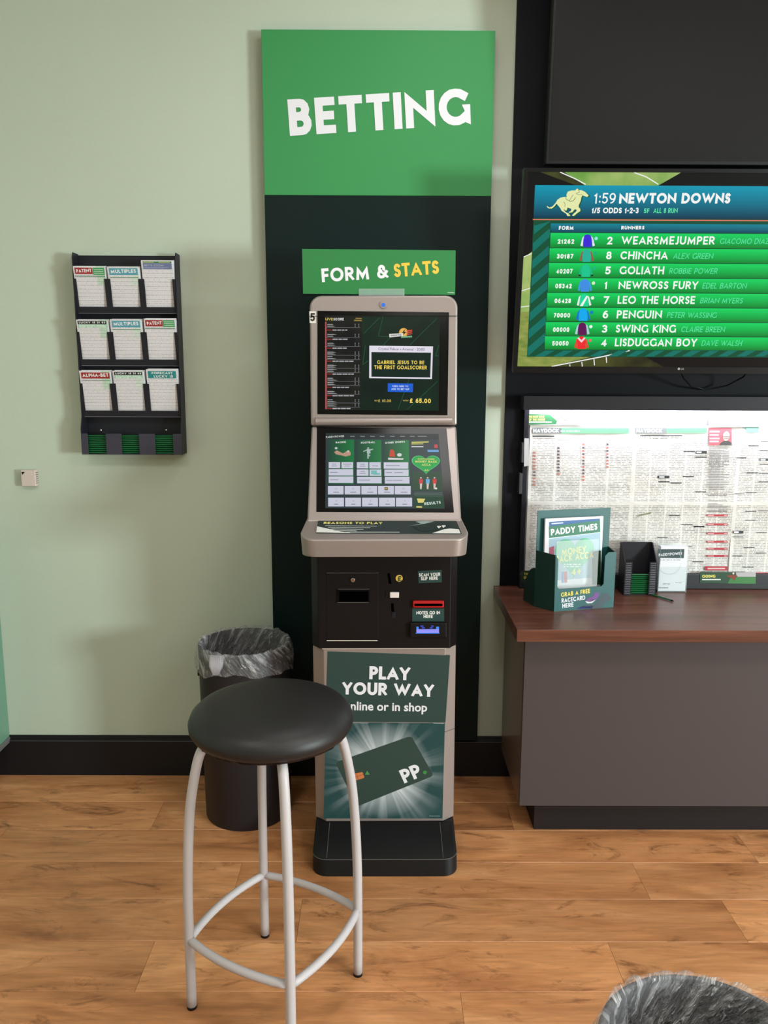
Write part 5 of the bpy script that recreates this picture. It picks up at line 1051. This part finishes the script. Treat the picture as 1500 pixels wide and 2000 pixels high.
DP = 0.07; BP = Plane((0, DP, 0), (1, 0, 0), (0, 0, 1), 0.0003, H_); hb = BP.T(*z7(248, 660))[1]
bxa, bxb = BP.T(*z7(250, 700))[0], BP.T(*z7(644, 700))[0]; MB().box(bxa, bxb, DP, DP+.003, 0, hb).build('back_panel', M_TEALCARD, H_, local=True)
for xf, xk in ((0, bxa), (Wd-.003, bxb-.003)): MB().prism([(xf, .003, 0), (xk, DP, 0), (xk, DP, hL+.004), (xf, .003, hL)], (.003, 0, 0)).build('side_panel', M_SHADECARD, H_, local=True)
MB().box(0.003, Wd-.003, .003, DP, 0.001, .004).build('bottom_panel', M_SHADECARD, H_, local=True)
fin = [(bxa, DP+.003, 0)]+[(bxa, DP+.003+.085*math.cos(a), .13*math.sin(a)) for a in [PI/2*i/10 for i in range(11)]]
MB().prism([(x+.0, y, z) for x, y, z in fin], (.003, 0, 0)).build('easel_fin', M_SHADECARD, H_, local=True); MB().prism([(x+Wd-.01, y, z) for x, y, z in fin], (.003, 0, 0)).build('easel_fin', M_SHADECARD, H_, local=True)
add2 = lambda mb, nm, m, par=None: mb.build(nm, m, par or H_, local=True)
add2(tpx(MB(), FP, 'GRAB A FREE', z7(377, 1128), z7(534, 1106), 8.6, .2, 2), 'lettering', pr(226, 206, 84)); add2(tpx(tpx(MB(), FP, 'RACECARD', z7(380, 1160), z7(508, 1142), 8.8, .2, 2), FP, 'HERE', z7(384, 1188), z7(444, 1180), 8.6, .2, 2), 'lettering', M_WHITE)
rx = lambda pts: shape(FP, [ft(*p) for p in pts], 2)
add2(rx([(455, 1194), (500, 1172), (560, 1165), (600, 1110), (630, 1105), (650, 1140), (628, 1150), (610, 1165), (600, 1190)]), 'racehorse_print', pr(46, 62, 70)); add2(rx([(458, 1192), (490, 1178), (550, 1175), (545, 1190)]), 'saddle_print', pr(70, 80, 160))
add2(rx([(508, 1150), (520, 1135), (550, 1125), (560, 1105), (580, 1100), (585, 1120), (570, 1140), (535, 1155)]), 'jockey_print', pr(104, 60, 130)); add2(rx([(508, 1152), (530, 1140), (570, 1138), (545, 1160), (520, 1162)]), 'jockey_print', pr(214, 206, 214))
# magazine in the holder
M_ = thing('racecard_magazine', 'folded racing magazine reading PADDY TIMES standing in the teal holder', 'magazine', H_.location+Matrix.Rotation(yaw, 3, 'Z') @ Vector((0.012, 0.0500, 0.0045)), (math.radians(-0.9), 0, yaw))
MP = Plane((0, 0, 0), (1, 0, 0), (0, 0, 1), 0.0003, M_); mt = lambda *p: MP.T(*z7(*p))
a, b = mt(293, 708), mt(608, 685); mw = b[0]; mx0 = a[0]; mh = (a[1]+b[1])/2
MB().box(mx0, mw, 0.0, 0.009, 0, mh).build('pages', M_PAPER, M_, local=True, bevel=.001)
a3 = lambda pts, c, lay, nm: shape(MP, [mt(*p) for p in pts], lay).build(nm, pr(*c), M_, local=True)
a3([(312, 720), (588, 702), (588, 740), (312, 760)], (24, 84, 150), 1, 'blue_band'); a3([(310, 745), (588, 712), (590, 775), (312, 808)], (18, 104, 76), 2, 'green_band')
tpx(MB(), MP, 'PADDY TIMES', z7(322, 794), z7(574, 762), 12.6, .22, 3, gap=.08).build('lettering', M_WHITE, M_, local=True); a3([(325, 733), (388, 728), (388, 722), (325, 727)], (200, 210, 225), 3, 'small_print')
a3([(312, 812), (590, 778), (590, 1020), (312, 1040)], (150, 180, 200), 1, 'cover_picture'); a3([(312, 860), (340, 850), (340, 900), (312, 905)], (150, 60, 90), 2, 'cover_picture'); a3([(545, 880), (592, 875), (592, 1060), (545, 1060)], (30, 70, 40), 2, 'cover_picture')
hc = mt(450, 880); hs = mt(550, 880)[0]-hc[0]
MB().p2(MP, [(hc[0]-x*hs*1.05, hc[1]-.012+y*hs*1.1) for x, y in heart], 3).build('heart', pr(96, 176, 146), M_, local=True)
t4 = MB(); tpx(t4, MP, 'MONEY', z7(380, 902), z7(512, 886), 13, .18, 4); tpx(t4, MP, 'BACK ACCA', z7(348, 944), z7(552, 915), 14, .18, 4); tpx(t4, MP, '4+', z7(430, 1010), z7(485, 1004), 14, .18, 4); t4.build('lettering', pr(222, 216, 130), M_, local=True)
scribble(MB(), MP, *z7(390, 945), *z7(505, 968), 2, 4, seed=4).build('small_print', M_WHITE, M_, local=True)
a3([(380, 1050), (392, 1050), (392, 990), (380, 992)], (90, 130, 190), 3.5, 'player_print'); a3([(396, 1050), (410, 1050), (408, 988), (394, 990)], (190, 60, 60), 3.5, 'player_print')
MB().box(cl_-.004, cr_-.020, .008, .009, .03, hL+.045).build('clear_pocket', mat('clear_film', (225, 235, 240), 0.08, alpha=0.2), H_, local=True)

# ================================================================ PEN HOLDER, SLIP DISPENSER, LOOSE PEN
PHx0, PHx1, PHy = 0.8475, 0.9595, -0.139
D_ = thing('pen_holder', 'black ridged plastic pen holder on the worktop beside the slip dispenser', 'pen holder', (0.9035, PHy+.03, WZ))
pz = lambda py, Y: at(1245, py, Y).z
hF = pz(1098, PHy)-WZ; hB = pz(1058, PHy+.07)-WZ
MB().box(PHx0, PHx1, PHy+.066, PHy+.070, WZ, WZ+hB).build('back_panel', M_RACK, D_, bevel=.001)
fm_ = MB().box(PHx0, PHx0+.026, PHy, PHy+.003, WZ, WZ+hF).box(PHx1-.026, PHx1, PHy, PHy+.003, WZ, WZ+hF)
fm_.build('front_post', M_RACK, D_, bevel=.0008)
for x in (PHx0, PHx1-.003): MB().xsec([(PHy+.003, WZ), (PHy+.066, WZ), (PHy+.066, WZ+hB), (PHy+.055, WZ+hB), (PHy+.003, WZ+hF)], x, x+.003).build('side_panel', M_RACK, D_)
MB().box(PHx0+.003, PHx1-.003, PHy+.003, PHy+.066, WZ+.0004, WZ+.003).build('bottom_panel', M_RACK, D_)
rg = MB()
for i in range(18):
    z = WZ+.006+i*(hF-.012)/17
    for x in (PHx0+.004, PHx1-.022): rg.box(x, x+.018, PHy-.0012, PHy, z, z+.0015)
rg.build('ridges', M_RACKL, D_)
for i in range(10):
    nm = ['lowest of the pile', 'second from the bottom', 'third from the bottom', 'fourth from the bottom', 'fifth from the bottom', 'fifth from the top', 'fourth from the top', 'third from the top', 'second from the top', 'topmost of the pile'][i]
    pen((0.9035+random.uniform(-.0006, .0006), PHy+.0095+random.uniform(0, .003), WZ+.0068+i*.0072), (0, random.uniform(-.004, .004), 0), 'green pen in the black pen holder, '+nm, 'pens in the black pen holder', 0.985)
a = Vector((0.9475, -0.1445, WZ)); b = Vector((0.9948, -0.2207, WZ)); d = b-a
pen(((a+b)/2)+Vector((0.0, 0, .0035)), (0, 0, math.atan2(d.y, d.x)), 'loose green pen lying on the worktop in front of the pen holder', 'loose pens', 0.9)
SX0, SX1, SYf = 0.9815, 1.083, -0.0965
B_ = thing('slip_dispenser', 'clear acrylic dispenser holding white slips on the worktop', 'dispenser', (1.032, SYf+.02, WZ))
sh_ = at(1310, 1066, SYf).z-WZ
MB().box(SX0, SX1, SYf+.028, SYf+.030, WZ, WZ+sh_+.004).box(SX0, SX0+.002, SYf, SYf+.028, WZ, WZ+sh_).box(SX1-.002, SX1, SYf, SYf+.028, WZ, WZ+sh_).build('shell', M_CLEAR, B_)
MB().box(SX0+.002, SX1-.002, SYf, SYf+.028, WZ+.0004, WZ+.004).build('bottom_panel', M_BLACKP, B_)
CP_ = pY(SYf-.0006)
xa, xb = CP_.T(1287, 1110)[0], CP_.T(1329, 1110)[0]; zc_ = CP_.T(1300, 1103)[1]; rr = (xb-xa)/2
MB().line(CP_, [(xa+rr+rr*math.cos(t_), zc_+rr*.9*math.sin(t_)) for t_ in [PI+PI*i/16 for i in range(17)]], .0008, 1).build('finger_cutout', mat('acrylic_edge', (176, 178, 186), .3), B_)
q_ = MB(); q_.prism([(SX0, SYf-.0004, WZ), (SX1, SYf-.0004, WZ), (SX1, SYf-.0004, WZ+sh_*.55), (SX0, SYf-.0004, WZ+sh_*.55)], (0, .001, 0)); q_.build('front_sheet', M_CLEAR, B_)
s_ = thing('betting_slips', 'block of white betting slips with dark heading in the clear dispenser', 'betting slips', (1.032, SYf+.01, WZ+.004))
MB().box(SX0+.0035, SX1-.0035, SYf+.0012, SYf+.026, WZ+.0045, WZ+sh_-.003).build('slip_pad', M_PAPER, s_)
SP = pY(SYf+.001); zd = lambda x, y: (1200+x/9.375, 1040+y/9.375)
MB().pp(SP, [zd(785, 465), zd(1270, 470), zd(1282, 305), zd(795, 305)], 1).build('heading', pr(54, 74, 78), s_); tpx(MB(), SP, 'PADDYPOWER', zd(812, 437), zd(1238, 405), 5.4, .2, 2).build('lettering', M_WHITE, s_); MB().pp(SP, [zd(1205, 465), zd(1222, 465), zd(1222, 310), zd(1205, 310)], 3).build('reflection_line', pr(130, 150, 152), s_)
mm = MB(); scribble(mm, SP, *zd(820, 490), *zd(1210, 515), 1, 1, seed=3); scribble(mm, SP, *zd(885, 925), *zd(1050, 965), 2, 1, seed=6); scribble(mm, SP, *zd(1115, 912), *zd(1235, 932), 1, 1, seed=7); mm.pp(SP, [zd(800, 1022), zd(985, 1022), zd(985, 1002), zd(800, 1002)], 1); mm.build('small_print', pr(120, 120, 130), s_)

# ================================================================ LITTER BINS
def bin_(c, rt, rb, h, label, bag_label, seed, flap=0.075, hole=True):
    t = thing('litter_bin', label, 'bin', (c[0], c[1], 0))
    MB().lathe([(rb-.004, .004), (0.001, .004), (0.001, 0), (rb-.003, 0), (rb, .004), (rt, h-.004), (rt, h), (rt-.004, h), (rt-.006, h-.004), (rb-.006, .008), (0.001, .008)], (0, 0, 0), 64).build('bin_body', M_BIN, t, local=True, smooth=True)
    if hole: MB().box(-rt-.004, -rt+.006, -.02, .02, h-.115, h-.095).build('hand_grip', M_BLACKP, t, local=True, bevel=.002)
    g = thing('bin_bag', bag_label, 'bin bag', (c[0], c[1], h)); R = random.Random(seed); n = 120; mb = MB()
    pr_ = [(-1, .22), (-1, .15), (-1, .08), (-1, .03), (-.5, .004), (0, -.006), (.6, .004), (1, .02), (1, .04), (1, .06), (1, 1)]
    ph = [R.uniform(0, 6.28) for _ in range(8)]; K_ = len(pr_)
    for i in range(n):
        a = 2*PI*i/n
        hem = flap*(1+.16*math.sin(a*2+ph[0])+.08*math.sin(a*5+ph[1])+.05*math.sin(a*11+ph[2]))
        for k_, (side, dz) in enumerate(pr_):
            w = .0035*math.sin(a*9+ph[3]+dz*20)+.002*math.sin(a*19+ph[4]+k_*.5)+.003*math.sin(a*13-dz*25+ph[5])
            if side < 0: r = rt-.011-abs(w)*(1.5 if dz > .02 else .6)-dz*.06
            elif side == 1: r = rt+.004+abs(w)*1.3
            else: r = rt-.003+side*.007+abs(w)*.3
            z = -dz if not (side == 1 and dz == 1) else -hem
            if side == 1 and dz != 1: z = -hem*(dz/.08)
            if side == 0: z = .005+abs(w)*1.2
            if abs(side) in (.5, .6): z = .001+abs(w)*.5
            mb.v.append((r*math.cos(a), r*math.sin(a), z))
    for i in range(n):
        j_ = (i+1) % n
        for q in range(K_-1): mb.f.append((i*K_+q, j_*K_+q, j_*K_+q+1, i*K_+q+1))
    mb.build('film', MATS.get('clear_bin_bag') or poly_bag('clear_bin_bag', 1.15), g, local=True, smooth=True)
    if hole:
        kn = MB()
        for i in range(7): kn.tube([(-.085+i*.007, -rt*.90+.004-i*.0015, .002), (-.082+i*.005, -rt*.96-.002, -.03), (-.074+i*.002, -rt*.99-.004, -.058)], [.006, .008, .003], 10)
        kn.build('bunched_film', mat('bunched_film', (200, 196, 204), .4, alpha=.4, bump=1.0, bscale=90), g, local=True, smooth=True)
    return t
bin_((-0.4615, -0.247), .1545, .146, .612, 'dark grey round litter bin standing by the wall left of the terminal', 'clear plastic bag folded over the rim of the bin behind the stool', 4)
bin_((0.446, -1.915), .150, .142, .610, 'dark litter bin in the front right corner, mostly cut off by the frame', 'clear crinkled bag lining the bin in the front right corner', 9, hole=False)

# ================================================================ BAR STOOL
SCx, SCy = -0.253, -1.09
ST = thing('bar_stool', 'tall round bar stool with black vinyl seat and pale grey tubular legs', 'stool', (SCx, SCy, 0))
prof = [(0.001, .765), (.06, .7645), (.11, .762), (.145, .757), (.170, .748), (.184, .735), (.190, .720), (.189, .708), (.183, .698), (.172, .6935), (.160, .692)]
MB().lathe(prof, (0, 0, 0), 72).build('seat', M_SEAT, ST, local=True, smooth=True)
ub = MB(); n = 90; R = random.Random(2)
for i in range(n):
    a = 2*PI*i/n; w = .0025*math.sin(a*17)+.002*math.sin(a*31+1)
    for r, z in ((.178, .697), (.176+w, .690+w*.5), (.168, .686), (.001, .686)): ub.v.append((r*math.cos(a), r*math.sin(a), z))
for i in range(n):
    for q in range(3): ub.f.append((i*4+q, i*4+q+1, ((i+1) % n)*4+q+1, ((i+1) % n)*4+q))
ub.build('seat_underside', M_BLACKP, ST, local=True, smooth=True)
ang0 = math.atan2(-1.1466+1.09, -0.4521+0.253)
feet = [(-0.4530, -1.1430), (-0.3110, -0.8950), (-0.0555, -1.0350), (-0.1965, -1.2850)]
legprof = [(.135, .688), (.150, .672), (.1665, .645), (.181, .585), (.1925, .51), (.200, .41), (.2045, .30), (.2055, .18), (.2055, .004)]
mids = []
for fx_, fy_ in feet:
    a = math.atan2(fy_-SCy, fx_-SCx); path = []
    from_pts = legprof
    P4 = [Vector((r*math.cos(a), r*math.sin(a), z)) for r, z in from_pts]
    sm = []
    for i in range(len(P4)-1):
        p0_, p1_, p2_, p3_ = P4[max(i-1, 0)], P4[i], P4[i+1], P4[min(i+2, len(P4)-1)]
        for j_ in range(4):
            t_ = j_/4; sm.append(0.5*((2*p1_)+(p2_-p0_)*t_+(2*p0_-5*p1_+4*p2_-p3_)*t_**2+(3*p1_-p0_-3*p2_+p3_)*t_**3))
    sm.append(P4[-1])
    lg_ = MB().tube(sm, 0.0115, 18).build('leg', M_TUBE, ST, local=True, smooth=True)
    MB().cyl((P4[-1].x, P4[-1].y, 0.0), (P4[-1].x, P4[-1].y, .007), .0118, 18).build('foot_cap', M_BLACKP, lg_, local=True)
    mids.append(a)
for i in range(4):
    a0, a1 = mids[i], mids[(i+1) % 4]; z = .183
    p0_ = Vector((.205*math.cos(a0), .205*math.sin(a0), z)); p2_ = Vector((.205*math.cos(a1), .205*math.sin(a1), z)); m_ = (p0_+p2_)/2; cdir = Vector((m_.x, m_.y, 0)).normalized(); cc_ = m_+cdir*.040
    MB().tube([(p0_*(1-t_)**2+cc_*2*t_*(1-t_)+p2_*t_*t_) for t_ in [j_/14 for j_ in range(15)]], .0098, 14).build('footrest_rail', M_TUBE, ST, local=True, smooth=True)

# joined marks too small to pick apart one by one
for o in bpy.data.objects:
    if o.parent and o.name.split('.')[0] in ('small_print', 'rails', 'ridges', 'stripes', 'score_figures', 'red_marks', 'article_lines', 'black_bars', 'green_lines', 'chip_lines', 'emblem_lines', 'acceptor_mark', 'acceptor_glow', 'silks_hoops', 'silks_cuffs', 'vent_slots', 'base_seam'): o['kind'] = 'stuff'
